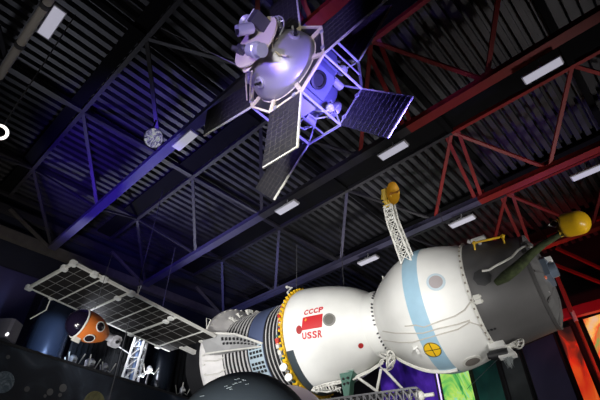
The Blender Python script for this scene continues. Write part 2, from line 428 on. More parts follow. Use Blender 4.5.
# bolted joint ring between the white ball and the grey nose, and the collar ring
jr = MB().lathe([(.84, .985), (.89, .985), (.90, .95)], axis=X1, n=96).build('joint_ring', M_offwhite, ship, 40)
for k in range(44):
    th = 2*PI*k/44; MB().box(pol(.865, th, .99), (.024, .028, .03), (X1, pol(0, th+PI/2, 1), pol(0, th, 1))).build('bolt', mat('bolt_tan', (.24, .21, .17), .5), jr)
co = MB().lathe([(-1.32, .56), (-1.30, .66), (-1.14, .665), (-1.06, .625), (-1.03, .61), (-.99, .63), (-.96, .69)], axis=X1, n=72).build('collar', M_white, ship, 40)
for k in range(48):
    th = 2*PI*k/48
    if k % 7 in (2,): continue
    MB().box(pol(-1.05, th, .63), (.030, .026, .04), (X1, pol(0, th+PI/2, 1), pol(0, th, 1))).build('clamp', M_darkgrey, co)
# pipes along the lower flank of the orbital module
M_cable = mat('pale_conduit', (.55, .52, .47), .5)
for pts in ([(405, 326), (416, 325), (424, 327), (440, 321), (455, 316), (465, 310), (470, 303), (474, 300)],
            [(383, 331), (396, 333), (410, 333), (423, 333), (440, 328), (458, 324), (470, 320)],
            [(384, 340), (400, 342), (413, 342), (423, 339), (440, 334), (458, 329), (470, 322), (480, 325), (487, 336)]):
    MB().path([on(*q, ORB, .012) for q in pts], .011, 6).build('conduit', M_cable, orb, True)
MB().box(on(416, 348, ORB, .03), (.20, .06, .05), (X1*.5+V((0, -.3, -.8)), V((0, -.7, .5)), X1)).path([on(412, 352, ORB, .03), on(415, 346, ORB, .09), on(418, 345, ORB, .03)], .018).build('hand_grip', M_white, orb)
MB().ball(on(383, 278, ORB, .0), .035).tube(on(383, 278, ORB, 0), on(383, 278, ORB, .09), .016).build('stub_antenna', M_offwhite, orb, True)
# keel fairing along the belly
pr = [pol(-.95+1.1*k/12, math.radians(176), interp(ORB, -.95+1.1*k/12)+.02) for k in range(13)]
MB().path(pr, .035, 6).build('keel_rail', M_offwhite, orb, True)
# --- lattice boom with yellow dish
ba, bb, bc = at_dist(412, 258, 1), None, None
s, th = hull_hit(407, 260, ORB); base = pol(s, th, interp(ORB, s)-.03)
Bw = (SM @ base-CAM).length
mid = SI @ at_dist(392.5, 221, Bw*1.0); topp = SI @ at_dist(389, 205, Bw*1.0)
bo = MB(); X, Y, Z = frame(mid-base, V((0, -1, 0)))
def corner(c, h, X, Y): return [c+X*(a*h)+Y*(b*h) for a, b in ((1, 1), (-1, 1), (-1, -1), (1, -1))]
levels = [(base, .10), (base.lerp(mid, .25), .095), (base.lerp(mid, .5), .09), (base.lerp(mid, .75), .088), (mid, .085), (mid.lerp(topp, .5), .083), (topp, .08)]
cs = [corner(c, h, X, Y) for c, h in levels]
for a, b in zip(cs, cs[1:]):
    for k in range(4):
        bo.tube(a[k], b[k], .018, n=6); bo.tube(a[k], b[(k+1) % 4], .011, n=5); bo.tube(b[k], b[(k+1) % 4], .010, n=5); bo.tube(a[(k+1) % 4], b[k], .009, n=5)
boom = bo.build('antenna_boom', M_offwhite, ship)
hd = MB()
for k in range(3):
    q = mid.lerp(topp, .2+.3*k); hd.box(q, (.13, .13, .035), (X, Y, Z))
hd.build('boom_sleeve', M_white, boom)
M_dish = mat('yellow_dish', (.75, .38, .02), .4, .25)
dc = SI @ at_dist(392.5, 193, Bw*.985); dn = SI.to_3x3() @ ((CAM-at_dist(392.5, 193, 8)).normalized()+V((.95, .1, .2))); dn.normalize()
dish = MB().lathe([(-.075, .02), (-.06, .09), (-.02, .17), (.012, .21), (.02, .21), (-.01, .17), (-.045, .09), (-.055, 0)], o=dc, axis=dn, n=36).build('dish', M_dish, boom, True)
MB().tube(dc-dn*.05, dc+dn*.12, .014).bar(dc+dn*.03-X*.12, dc+dn*.04+X*.12, .02).build('dish_feed', mat('brown', (.30, .13, .02), .5), dish)
M_ylw2 = mat('yellow_bracket', (.62, .42, .05), .5)
h1 = SI @ at_dist(384, 200, Bw); h0 = SI @ at_dist(384, 190, Bw)
MB().tube(h1, h0, .06, .045).box(topp, (.17, .15, .06), (X, Y, Z)).bar(topp, dc-dn*.06, .06).tube(h1, topp, .05).box(h0, (.09, .09, .04), (X, Y, Z)).build('dish_mount', M_ylw2, boom, True)
# --- grey nose section
M_nose = mat('grey_nose', (.105, .102, .102), .5, .1, noise=.08, nscale=4)
nose = MB().lathe(NOSE, axis=X1, n=72).build('docking_section', M_nose, ship, 30)
M_cap = mat('nose_cap_grey', (.15, .15, .15), .45, .3, noise=.12, nscale=5)
cap = MB().lathe([(1.85, .80), (1.87, .79), (1.95, .62), (2.0, .40), (2.02, .0)], axis=X1, n=12).build('nose_cap', M_cap, ship)
MB().lathe([(1.82, .812), (1.87, .815), (1.88, .78)], axis=X1, n=72).build('end_ring', M_nose, nose, 40)
M_bg = mat('blue_grey_device', (.16, .20, .26), .35, .4)
ctr = V((1.88, .02, .0)); dv = MB().cbox(ctr+V((.0, -.30, 0)), (.40, .44, .36), .08, (V((0, 1, 0)), V((0, 0, 1)), X1)).tube(ctr+V((.1, -.30, 0)), ctr+V((.28, -.31, .0)), .14, .12, 12)
dv.tube(ctr+V((.05, -.33, .1)), ctr+V((.2, -.38, .12)), .05).build('docking_probe', M_bg, cap, 30)
MB().box(ctr+V((.22, -.32, .18)), (.10, .10, .08)).build('white_sensor', M_white, cap)
MB().tube(ctr+V((.02, -.42, -.16)), ctr+V((.08, -.5, -.18)), .03).ball(ctr+V((.08, -.5, -.18)), .035).build('red_sensor', mat('sensor_red', (.6, .15, .08), .4), cap, True)
MB().tube(ctr+V((.0, -.46, -.30)), ctr+V((.05, -.47, -.42)), .022).build('white_tube', M_white, cap)
for k in range(5):
    th = math.radians(30+k*36); MB().bar(pol(1.88, th, .80), pol(2.0, th, .36), .03).build('cap_rib', M_nose, cap)
s, th = hull_hit(482.5, 277.5, NOSE)
ph = decal_disc(MB(), s, th, .145, NOSE, .014, n=8).build('round_hatch', mat('hatch_dark', (.035, .035, .036), .5), nose)
decal_disc(MB(), s, th, .16, NOSE, .008, rin=.13, n=8).build('hatch_rim', M_nose, ph)
for (x, y) in ((488, 330.5), (491.5, 329.5), (495, 328.5)):
    s, th = hull_hit(x, y, NOSE); decal_disc(MB(), s, th, .02, NOSE, .006, n=10).build('vent_hole', M_black, nose)
# yellow hand rail on top of the nose
a, b = on(475, 250, NOSE), on(504.5, 243.5, NOSE)
def lift(p, h): return p+V((0, p.y, p.z)).normalized()*h
ra, rb = SI @ at_dist(474, 243, (SM @ a-CAM).length), SI @ at_dist(502.5, 236.5, (SM @ b-CAM).length)
rl = MB().tube(ra, rb, .02).tube(a, ra, .016).tube(b, rb, .016).ball(ra, .035).ball(rb, .042)
rl.build('hand_rail', M_yellow, nose, True)
q = SI @ at_dist(478.5, 239.5, (SM @ a-CAM).length+.25)
MB().cbox(q, (.10, .08, .24), .02, (V((0, 1, 0)), V((0, 0, 1)), X1)).tube(q, q-V((0, .0, .22)), .03).tube(q-X1*.14, q-X1*.18+V((0, 0, .03)), .035).build('position_light', M_white, nose, 40)
# white connector boxes
cx = MB()
for dx, dy in ((477, 297), (479, 301.5)):
    q = on(dx, dy, NOSE, .02); cx.box(q, (.10, .07, .06), (X1, pol(0, math.radians(200), 1), pol(0, math.radians(110), 1)))
    cx.tube(q-X1*.05, q-X1*.1, .018).tube(q+X1*.05, q+X1*.07, .02)
cx.build('connector_box', M_offwhite, nose)
# sensor cluster under the nose
sc = on(497, 344, NOSE, .02); n_ = V((0, sc.y, sc.z)).normalized(); tn = X1.cross(n_)
sbox = MB().box(sc+n_*.03, (.24, .16, .10), (X1, tn, n_)).build('sensor_cluster', M_white, nose)
MB().tube(sc+n_*.16-X1*.14, sc+n_*.16+X1*.14, .075, .075, 14).tube(sc+n_*.16-X1*.18, sc+n_*.16-X1*.14, .05).build('camera_barrel', M_black, sbox, 40)
MB().box(sc+n_*.22+X1*.12, (.26, .10, .05), (X1, tn, n_)).bar(sc+n_*.05+X1*.12, sc+n_*.22+X1*.22, .06).build('white_bracket', M_white, sbox)
q = sc+n_*.06+X1*.34; wr = MB()
wr.torus(q, X1*.6+n_*.2+tn, .08, .012, 24, 6)
for k in range(6):
    aa = k*PI/3; wr.tube(q+n_*(.08*math.cos(aa))+X1*(.06*math.sin(aa)), q-tn*.04-X1*.16, .009, n=5)
wr.torus(q-tn*.02-X1*.05, X1*.6+n_*.2+tn, .055, .010, 20, 6).tube(q-X1*.32, q-X1*.08, .03).build('wire_basket_antenna', M_offwhite, sbox)
# hanging white tassel
tw = SM @ (sc+n_*.22+X1*.07); td = (tw-CAM).length
ts = MB(); rnd = random.Random(3)
for k in range(90):
    x0, y0 = 508+rnd.uniform(-1, 1.5), 353
    x1 = 509.5+rnd.gauss(0, 2.0); y1 = 361+rnd.uniform(-3, 8); xm = 508.5+rnd.gauss(0, 2.4)
    P = [SI @ at_dist(x0, y0, td), SI @ at_dist(xm, (y0+y1)/2, td+rnd.uniform(-.05, .05)), SI @ at_dist(x1, y1, td+rnd.uniform(-.04, .04))]
    ts.path(P, [.004, .005, .001], 4)
ts.build('white_tassel', mat('tassel', (.30, .33, .33), .9), sbox)['label'] = 'frayed white tassel hanging from the sensor cluster'
# green fabric arm with yellow dome
M_green = mat('mossy_green', (.045, .060, .022), .9, noise=.5, nscale=14, bump=.6)
pts = [(496, 283), (505, 277), (514, 270), (523, 262), (533, 252), (545, 243), (557, 236), (564, 231)]
dd0 = (SM @ on(500, 280, NOSE)-CAM).length
gp = [SI @ at_dist(x, y, dd0-.12-.06*i) for i, (x, y) in enumerate(pts)]
arm = MB().path(gp, [.05, .085, .085, .075, .062, .05, .04, .04], 12).build('green_fabric_arm', M_green, ship, True)
wpts = [(482, 271), (489, 270), (495, 266), (505, 261), (512, 257), (518, 250), (523, 247), (528, 246), (533, 248)]
MB().path([SI @ at_dist(x, y, dd0-.25) for x, y in wpts], .018, 7).build('white_cord', M_offwhite, arm, True)
MB().lathe([(0, .02), (.03, .09), (.10, .10), (.17, .07), (.22, .02)], o=SI @ at_dist(523, 243, dd0-.05), axis=(.3, 0, -1), n=9).build('grey_fabric_tuft', M_cap, arm)
dq = at_dist(565, 225.5, dd0-.50); dq2 = at_dist(590.5, 220, dd0-.62)
dl = SI @ dq; dax = (SI @ dq2)-dl; L = dax.length; dax.normalize()
dom = MB().lathe([(-.01, .0), (-.01, .155), (0, .168), (.03, .172), (L*.52, .170)]+[(L*.52+L*.46*math.sin(k*PI/16), .170*math.cos(k*PI/16)) for k in range(1, 9)], o=dl, axis=dax, n=40).build('yellow_dome', mat('yellow_dome_paint', (.86, .50, .015), .28), ship, 50)
bk = MB().box(dl-dax*.05-V((0, 0, .07)), (.12, .14, .12)).box(dl-dax*.04, (.06, .10, .22))
bk.build('dome_mount', M_ylw2, dom)
lo = SI @ at_dist(556, 223, dd0-.5)
MB().path([dl+V((0, 0, .02)), lo+V((-.02, 0, .06)), lo+V((-.10, 0, .0)), lo+V((-.03, 0, -.06)), lo+V((.06, 0, -.03)), dl-dax*.02], .012).build('white_loop_cord', M_white, dom, True)
# --- descent module (bell)
bell = MB().lathe(BELL, o=(0, 0, BOZ), axis=X1, n=96).build('descent_module', M_white, ship, 60)
fl = quadmap((303, 317.8), (323, 313.7), (301.8, 330.6), (322.3, 327), BELL, BOZ)
flag = decal_quad(MB(), fl, BELL, .006, BOZ).build('red_flag', M_red, bell, True)
em = MB(); decal_quad(em, fl, BELL, .009, BOZ, 3, 3, .14, .20, .66, .86); decal_quad(em, fl, BELL, .009, BOZ, 3, 2, .11, .23, .72, .77)
em.build('flag_emblem', mat('emblem_gold', (.7, .35, .05), .5), flag)
lettering('CCCP', quadmap((304.0, 310.8), (323.6, 306.6), (303.6, 315.6), (323.2, 311.9), BELL, BOZ), BELL, .008, BOZ, M_red, bell, .12)
lettering('USSR', quadmap((301.9, 332.9), (322.9, 329.5), (302.3, 339.6), (323.0, 337.1), BELL, BOZ), BELL, .008, BOZ, M_red, bell)
s, th = hull_hit(299.3, 329.8, BELL, BOZ); decal_disc(MB(), s, th, .085, BELL, .010, BOZ, asp=.75).build('red_oval', mat('dark_red', (.35, .02, .02), .4), bell)
s, th = hull_hit(361, 345.5, BELL, BOZ); decal_disc(MB(), s, th, .052, BELL, .010, BOZ).build('red_button', mat('dark_red', (.35, .02, .02), .4), bell)
porthole(329.4, 319.6, .125, BELL, bell, mat('bell_pane', (.12, .115, .10), .5), mat('bell_rim', (.20, .195, .18), .5), BOZ)
M_slate = mat('slate_heat_shield', (.035, .05, .06), .6)
MB().lathe([(-2.86, 1.11), (-2.82, 1.135), (-2.68, 1.122), (-2.68, 1.10)], o=(0, 0, BOZ-.01), axis=X1, n=40, xdir=(0, 0, 1), a0=math.radians(118), a1=math.radians(235)).build('heat_shield_edge', M_slate, bell, 40)
# green periscope box hanging below the bell
g0 = on(346, 373, BELL, -.02, BOZ); gd = (SM @ g0-CAM).length
M_teal = mat('teal_box', (.05, .15, .11), .5)
c = [SI @ at_dist(x, y, gd-.02) for x, y in ((339, 371), (353.5, 370.5), (350, 382), (341.5, 383), (348.5, 400), (344.5, 400))]
D = V((0, .16, 0)); pb = MB()
for (a, b, e, f_) in ((c[0], c[1], c[2], c[3]), (c[3], c[2], c[4], c[5])):
    pb.add([a, b, e, f_, a+D, b+D, e+D, f_+D], [(0, 1, 2, 3), (7, 6, 5, 4), (0, 4, 5, 1), (1, 5, 6, 2), (2, 6, 7, 3), (3, 7, 4, 0)])
pb.build('periscope', M_teal, bell)
for x, y in ((343.5, 379), (348, 378), (344.5, 384), (348, 383)):
    q = SI @ at_dist(x, y, gd-.03); MB().tube(q, q-V((0, .02, 0)), .024).build('periscope_lens', M_black, bell)
MB().bar(c[0]-V((.01, .02, 0)), c[1]+V((.01, -.02, 0)), .03).build('periscope_rim', mat('teal_rim', (.22, .36, .30), .5), bell)
# ladder like pipe run under the bell
pr = [SI @ at_dist(x, y, gd+.1) for x, y in ((313, 388), (325, 384), (340, 381), (355, 377), (370, 370), (384, 361))]
pr2 = [p-V((0, .05, .055)) for p in pr]; lad = MB().path(pr, .018, 6).path(pr2, .018, 6)
for k in range(40):
    u = k/40*(len(pr)-1); i = int(u); a = pr[i].lerp(pr[i+1], u-i); b = pr2[i].lerp(pr2[i+1], u-i); lad.tube(a, b, .009, n=5)
lad.build('pipe_run', M_offwhite, ship)
gb = MB()
for k in range(9):
    u = k/8; q = SI @ at_dist(316+24*u, 390-2.5*math.sin(u*PI), gd+.05); gb.torus(q, X1+V((0, .4*math.sin(k), .3)), .055, .012, 16, 5)
gb.path([SI @ at_dist(313, 391, gd+.05), SI @ at_dist(328, 392, gd+.05), SI @ at_dist(341, 388, gd+.05)], .016)
gb.build('coiled_hose', M_offwhite, ship, True)
# knot of cables where the collar meets the belly
kn = MB(); kc = SI @ at_dist(390, 360, (SM @ pol(-1.0, math.radians(150), .72)-CAM).length)
rnd = random.Random(5)
for k in range(9): kn.torus(kc+V((rnd.uniform(-.14, .14), rnd.uniform(-.08, .05), rnd.uniform(-.08, .08))), (rnd.uniform(-1, 1), rnd.uniform(-1, 1), rnd.uniform(-1, 1)), rnd.uniform(.06, .13), .016, 18, 5)
kn.build('cable_bundle', M_offwhite, ship, True)
for a, b in (((381, 369), (374.5, 403)), ((384, 369), (411, 398)), ((357, 377), (378, 392))):
    MB().tube(SI @ at_dist(*a, gd-.3), SI @ at_dist(*b, gd-.35), .026).build('strut', M_offwhite, ship, True)
# --- cogged yellow ring and equipment band
yr = MB().lathe([(-2.90, 1.09), (-2.90, 1.135), (-2.87, 1.14), (-2.87, 1.09)], o=(0, 0, .02), axis=X1, n=96, closed=True)
for k in range(60):
    th = 2*PI*k/60; yr.box(pol(-2.89, th, 1.158, .02), (.045, .035, .075), (X1, pol(0, th+PI/2, 1), pol(0, th, 1)))
yring = yr.build('cogged_ring', M_yellow, ship)
eq = MB().lathe([(-3.07, 1.0), (-3.06, 1.045), (-2.92, 1.06), (-2.91, 1.0)], axis=X1, n=72).build('equipment_band', M_darkgrey, ship, 30)
cols = [mat('equip_red', (.55, .06, .04), .5), M_offwhite, mat('equip_green', (.06, .16, .12), .5), M_steel, M_yellow, M_black, mat('equip_tan', (.42, .30, .16), .5)]
rnd = random.Random(11)
for k in range(44):
    th = math.radians(20+k*3.4); s = -2.99+rnd.uniform(-.05, .05); sz = rnd.uniform(.04, .085); b = MB()
    if k % 3: b.box(pol(s, th, 1.075), (sz, sz*1.2, .06), (X1, pol(0, th+PI/2, 1), pol(0, th, 1)))
    else: b.tube(pol(s-.04, th, 1.08), pol(s+.05, th, 1.08), sz*.45)
    b.build('fitting', cols[rnd.randrange(len(cols))], eq)
for x, y in ((284, 368), (289, 378)):
    w = SI @ at_dist(x, y, (SM @ pol(-2.98, math.radians(115), 1.17)-CAM).length); MB().tube(w, w+V((.02, -.05, 0)), .075, .075, 16).build('white_lens_cap', M_white, eq, 40)
MB().path([pol(-3.1, math.radians(28), 1.0), pol(-3.2, math.radians(27), 1.22), pol(-3.12, math.radians(22), 1.30), pol(-3.28, math.radians(20), 1.36)], .022).ball(pol(-3.28, math.radians(20), 1.36), .04).build('valve_arm', M_offwhite, eq, True)
# --- service module
M_smod = mat('service_black', (.012, .012, .014), .6)
sv = MB().lathe([(-6.1, .7), (-5.9, .98), (-4.55, .985), (-3.08, .985), (-3.04, .9)], axis=X1, n=80).build('service_module', M_smod, ship, 30)
M_rib = mat('radiator_white', (.62, .61, .60), .5)
def rib(s, w, r=.996): return MB().lathe([(s-w/2, .97), (s-w/2, r), (s+w/2, r), (s+w/2, .97)], axis=X1, n=80).build('radiator_ring', M_rib, sv, 40)
for k in range(7): rib(-4.63+k*.108, .040)
for k in range(4): rib(-3.41+k*.098, .020)
M_band = mat('slate_blue_band', (.10, .13, .24), .5)
MB().lathe([(-3.92, .98), (-3.91, 1.0), (-3.50, 1.0), (-3.49, .98)], axis=X1, n=80).build('blue_ring_band', M_band, sv, 30)
M_lb = mat('louver_blue', (.50, .62, .70), .45)
xd = (0, 0, 1)
lv = MB().lathe([(-3.90, .99), (-3.90, 1.01), (-3.50, 1.01), (-3.50, .99)], axis=X1, n=24, xdir=xd, a0=math.radians(100), a1=math.radians(160), closed=True).build('louver_panel', M_lb, sv, 30)
for j, th in enumerate([103, 108, 113, 121, 126, 131, 139, 144, 149]):
    for s in (-3.83, -3.74, -3.65, -3.56):
        t_ = math.radians(th); MB().box(pol(s, t_, 1.012), (.062, .055, .014), (X1, pol(0, t_+PI/2, 1), pol(0, t_, 1))).build('louver', M_black, lv)
fg = MB().lathe([(-5.10, 1.02), (-5.10, 1.285), (-5.05, 1.29), (-5.02, 1.27), (-4.90, 1.14), (-4.75, 1.02), (-4.69, .985)], axis=X1, n=96).build('tail_flange', mat('flange_white', (.66, .64, .63), .5, noise=.10, nscale=5), ship, 40)
ft = MB()
for k in range(40):
    th = 2*PI*k/40; ft.box(pol(-5.0, th, 1.262), (.05, .03, .03), (X1, pol(0, th+PI/2, 1), pol(0, th, 1)))
for th in (72, 88, 104, 118): ft.path([pol(-5.0, math.radians(th), 1.26), pol(-4.8, math.radians(th+2), 1.11), pol(-4.6, math.radians(th), 1.03)], .012)
ft.build('flange_bolts', M_offwhite, fg)
rnd = random.Random(2); nz = MB()
for k in range(12):
    th = math.radians(-20+k*6.5); s = -4.6+rnd.uniform(-.12, .2)
    nz.lathe([(0, .02), (.06, .025), (.12, .05)], o=pol(s, th, 1.02), axis=pol(0, th, 1)+X1*rnd.uniform(-.6, .6), n=10).tube(pol(s, th, 1.05), pol(s+.14, th+.06, 1.06), .014)
nz.build('thruster_nozzles', M_offwhite, sv, True)
MB().lathe([(-5.1, .5), (-5.3, .75), (-5.9, .9), (-6.1, .6)], axis=X1, n=40).build('tail_section', M_darkgrey, ship, True)
# wing root bracket on the camera side
M_brk = mat('bracket_grey', (.33, .33, .33), .5, noise=.08)
def sd(x, y, r): return SI @ at_dist(x, y, r)
rd0 = (SM @ pol(-4.9, PI/2, 1.35)-CAM).length
B = [sd(199, 333, rd0), sd(236, 334.5, rd0-.35), sd(263, 344, rd0-.75), sd(262, 347, rd0-.75), sd(228, 351, rd0-.30), sd(206, 354, rd0)]
br = MB(); dp = V((0, .22, .02))
br.add([*B, *[p+dp for p in B]], [(0, 1, 4, 5), (1, 2, 3, 4), (6, 11, 10, 7), (7, 10, 9, 8), (0, 6, 7, 1), (1, 7, 8, 2), (2, 8, 9, 3), (3, 9, 10, 4), (4, 10, 11, 5), (5, 11, 6, 0)])
brk = br.build('wing_root_bracket', M_brk, ship)
MB().bar(B[0]-V((0, .02, 0)), B[1]-V((0, .02, 0)), .04).bar(B[1]-V((0, .02, 0)), B[2]-V((0, .02, 0)), .045).bar(B[5]-V((0, .02, 0)), B[4]-V((0, .02, 0)), .03).bar(B[4]-V((0, .02, 0)), B[3]-V((0, .02, 0)), .03).build('bracket_edge', M_offwhite, brk)
for row, (v0, hh) in enumerate(((.22, .085), (.52, .06))):
    for k in range(10):
        u = .34+.60*k/10; top = B[0].lerp(B[1], u/.58) if u < .58 else B[1].lerp(B[2], (u-.58)/.42)
        bot = B[5].lerp(B[4], u/.40) if u < .40 else B[4].lerp(B[3], (u-.40)/.60)
        q = top.lerp(bot, v0)-V((0, .006, 0)); hq = hh*(top-bot).length/.45
        MB().slab(q, q+X1*.055+V((0, 0, .0)), q+X1*.075-V((0, 0, hq)), q+X1*.02-V((0, 0, hq)), .012).build('bracket_slot', M_smod, brk)
# --- solar wing
wing_o = V((0, 0, 0)); PHI = math.radians(3.85)
wd_ = V((0, -math.cos(PHI), math.sin(PHI))); wn = V((0, math.sin(PHI), math.cos(PHI)))
def wp(s, r, off=0.): return V((s, 0, 0))+wd_*r+wn*off
SA, SB_, RA, RB = -6.036, -4.534, 1.74, 4.84
M_cell = mat('wing_cells', (.016, .014, .013), .7, noise=.35, nscale=3, spec=.2)
wing = MB().slab(wp(SA, RA-.35), wp(SB_, RA-.35), wp(SB_, RB), wp(SA, RB), .03).build('solar_wing', M_cell, ship)
M_wl = mat('wing_line_grey', (.22, .22, .21), .6)
fr = MB()
for s in (SA, SB_): fr.bar(wp(s, RA-.35), wp(s, RB), .05, .05)
for r in (RB, RB-1.17, RB-2.34): fr.bar(wp(SA, r, -.01), wp(SB_, r, -.01), .045, .05)
fr.bar(wp(SA, RA, -.01), wp(SB_, RA, -.01), .03, .04)
fr.bar(wp(SA, RB-.585, -.012), wp(SB_, RB-.585, -.012), .024, .03).bar(wp(SA, RB-1.755, -.012), wp(SB_, RB-1.755, -.012), .024, .03)
fr.build('wing_frame', M_offwhite, wing)
gl = MB()
for k in range(1, 5): s = SA+(SB_-SA)*k/5; gl.bar(wp(s, RA-.35, -.017), wp(s, RB, -.017), .009, .006)
for k in range(1, 17):
    r = RB-1.17*k/6
    if k % 3 and r > RA-.3: gl.bar(wp(SA, r, -.017), wp(SB_, r, -.017), .010, .006)
gl.build('cell_grid', M_wl, wing)
for s, r in ((SB_, RB), (SA, RB), (SB_, RB-.42), (SB_, RB-.62), (SB_-.28, RB), (SB_-.35, RB-1.17), (SB_, RB-1.22), (SA, RB-2.34), (SB_-.32, RB-2.34), (SB_-.12, RB-2.30), (SA, RA)):
    MB().cbox(wp(s, r, -.015), (.11, .12, .08), .02, (X1, wd_, wn)).build('hinge_clamp', M_white, wing)
def tri(p, h):
    return MB().path([p, p+V((-.12, .05, h)), p+V((.14, -.05, h*.55)), p], .010, 5)
tri(wp(SB_, RB-1.35), .26).build('wire_triangle', M_offwhite, wing)
tri(wp(SB_+.1, RA+.0), .30).build('wire_triangle', M_offwhite, wing)
a = wp(SA, RB-.45, -.02); b0 = SI @ at_dist(46, 310, (SM @ a-CAM).length); b1 = SI @ at_dist(30, 319, (SM @ a-CAM).length)
MB().path([a, b0, b1], .012).box(a, (.05, .08, .06)).build('whip_antenna', M_offwhite, wing)
MB().bar(wp(-5.6, 1.0), wp(-5.6, RA-.3), .09).bar(wp(-4.95, .95), wp(-4.95, RA-.3), .09).build('wing_spar', M_offwhite, wing)

# ================================================================== the satellite
CS = V((-.178, 3.1789, 4.6424+HC)); az, el, rl = .7332, .0633, 3.1007
rear = V((math.sin(az)*math.cos(el), math.cos(az)*math.cos(el), math.sin(el)))
a_ = rear.cross(V((0, 0, 1))).normalized(); b_ = a_.cross(rear)
a_, b_ = a_*math.cos(rl)+b_*math.sin(rl), -a_*math.sin(rl)+b_*math.cos(rl)
TM = basis(a_, b_, -rear, CS); TI = TM.inverted()
sat = thing('satellite', 'silver domed satellite with radiating dark solar panels, lit violet, hanging under the roof', 'satellite', mtx=TM)
R8, DZ, RR = .65, .712, .65*1.0384
def ov(k, r, z): t = math.radians(45*k+22.5); return V((math.cos(t)*r, math.sin(t)*r, z))
M_silver = mat('silver_dome', (.44, .43, .45), .40, .4)
M_cream = mat('cream_frame', (.80, .72, .52), .5)
M_sgrey = mat('sat_grey', (.48, .48, .52), .4, .3)
prof = smoothprof([(-.02, .475), (.08, .47), (.20, .42), (.31, .335), (.40, .24), (.44, .17)])
body = MB().lathe(prof, n=64).build('dome', M_silver, sat, 60)
MB().lathe([(-.03, .47), (-.01, .49), (.0, .48), (.0, .465)], n=64).build('dome_rim', M_cream, body, 40)
for k, (r, z) in ((0.9, (.38, .25)), (6.35, (.37, .27)), (3.6, (.38, .25))):
    t = math.radians(45*k+22.5); n_ = V((math.cos(t)*.8, math.sin(t)*.8, .6)).normalized(); c = V((math.cos(t)*r, math.sin(t)*r, z))
    cup = MB().lathe([(-.03, .075), (.02, .07), (.03, .055), (.012, .045), (.012, 0)], o=c, axis=n_, n=20).build('sensor_cup', M_silver, body, 40)
    sb = MB(); X, Y, Z = frame(n_)
    for sg in (-1, 1): sb.tube(c+X*(.022*sg), c+X*(.022*sg)+n_*.07, .016)
    sb.build('sensor_lens', M_black, cup, True)
# octagonal frames
M_cells = mat('satellite_cells', (.035, .034, .042), .35, .25, noise=.15, nscale=5)
M_gridl = mat('cell_line', (.075, .07, .07), .6)
M_strip = mat('lit_edge_strip', (.78, .76, .70), .45)
f1 = MB(); 
for k in range(8):
    f1.bar(ov(k, R8, 0), ov(k+1, R8, 0), .028); f1.bar(ov(k, R8, 0), ov(k, .48, .01), .05, .025, V((0, 0, 1)))
    for q in (.25, .55, .8): f1.box(ov(k, R8, 0).lerp(ov(k, .48, .01), q), (.045, .045, .03))
f1.build('front_ring', M_cream, sat)
for k in range(8):
    MB().slab(ov(k, R8-.02, -.012), ov(k+1, R8-.02, -.012), ov(k+1, .485, -.012), ov(k, .485, -.012), .012).build('ring_panel', M_cells, sat)
f2 = MB()
for k in range(8): f2.bar(ov(k, RR, -DZ), ov(k+1, RR, -DZ), .026)
f2.build('rear_ring', M_sgrey, sat)
M_eq2_ = mat('longeron_white', (.62, .62, .64), .4)
for k in range(8):
    MB().bar(ov(k, R8, 0), ov(k, RR, -DZ), .022).build('longeron', M_eq2_, sat)
md = MB()
for k in range(8):
    if k % 2: md.bar(ov(k+.5, R8*.924, 0), ov(k+.5, RR*.924, -DZ), .016)
    md.bar(ov(k, RR, -DZ), ov(k+.5, .30, -DZ+.1), .018)
md.build('cross_tubes', M_sgrey, sat)
# solar panels
def spanel(k, front):
    z = 0 if front else -DZ; r = R8 if front else RR; L = .8936 if front else .8532; th = math.radians(-4.9 if front else -.8)
    v0, v1 = ov(k, r, z), ov(k+1, r, z); m = (v0+v1)/2-V((0, 0, z)); m.normalize()
    d = m*math.cos(th)+V((0, 0, -1))*math.sin(th); nn = (v1-v0).normalized().cross(d)
    if nn.z < 0: nn = -nn
    p = MB().slab(v0+d*.02, v1+d*.02, v1+d*L, v0+d*L, .018).build('solar_panel', M_cells, sat)
    e = (v1-v0)
    hi, lo = (v1, v0) if (k, front) in ((7, True), (1, True), (0, False), (2, False)) else (v0, v1)  # edges turned to the light are coloured white, the rest dark
    MB().bar(hi+d*.02, hi+d*L, .020).build('lit_edge_strip', M_strip, p)
    dk = MB().bar(lo+d*.02, lo+d*L, .012).bar(v0+d*.02, v1+d*.02, .012)
    if k in (1, 2): MB().bar(v0+d*L, v1+d*L, .018).build('lit_edge_strip', M_strip, p)
    else: dk.bar(v0+d*L, v1+d*L, .012)
    dk.build('shaded_frame', M_darkgrey, p)
    g = MB()
    for sgn in (1, -1):
        for q in range(1, 6): c = v0+e*(q/6)+nn*(.011*sgn); g.bar(c+d*.03, c+d*(L-.01), .005, .003)
        for q in range(1, 11): c = d*(.02+(L-.02)*q/11)+nn*(.011*sgn); g.bar(v0+c, v1+c, .005, .003)
    g.build('cell_grid', M_gridl, p)
    for q in (.2, .8): MB().box(v0+e*q, (.05, .05, .05)).build('hinge', M_sgrey, p)
for k in (7, 1, 3, 5): spanel(k, True)
for k in (0, 2, 4, 6): spanel(k, False)
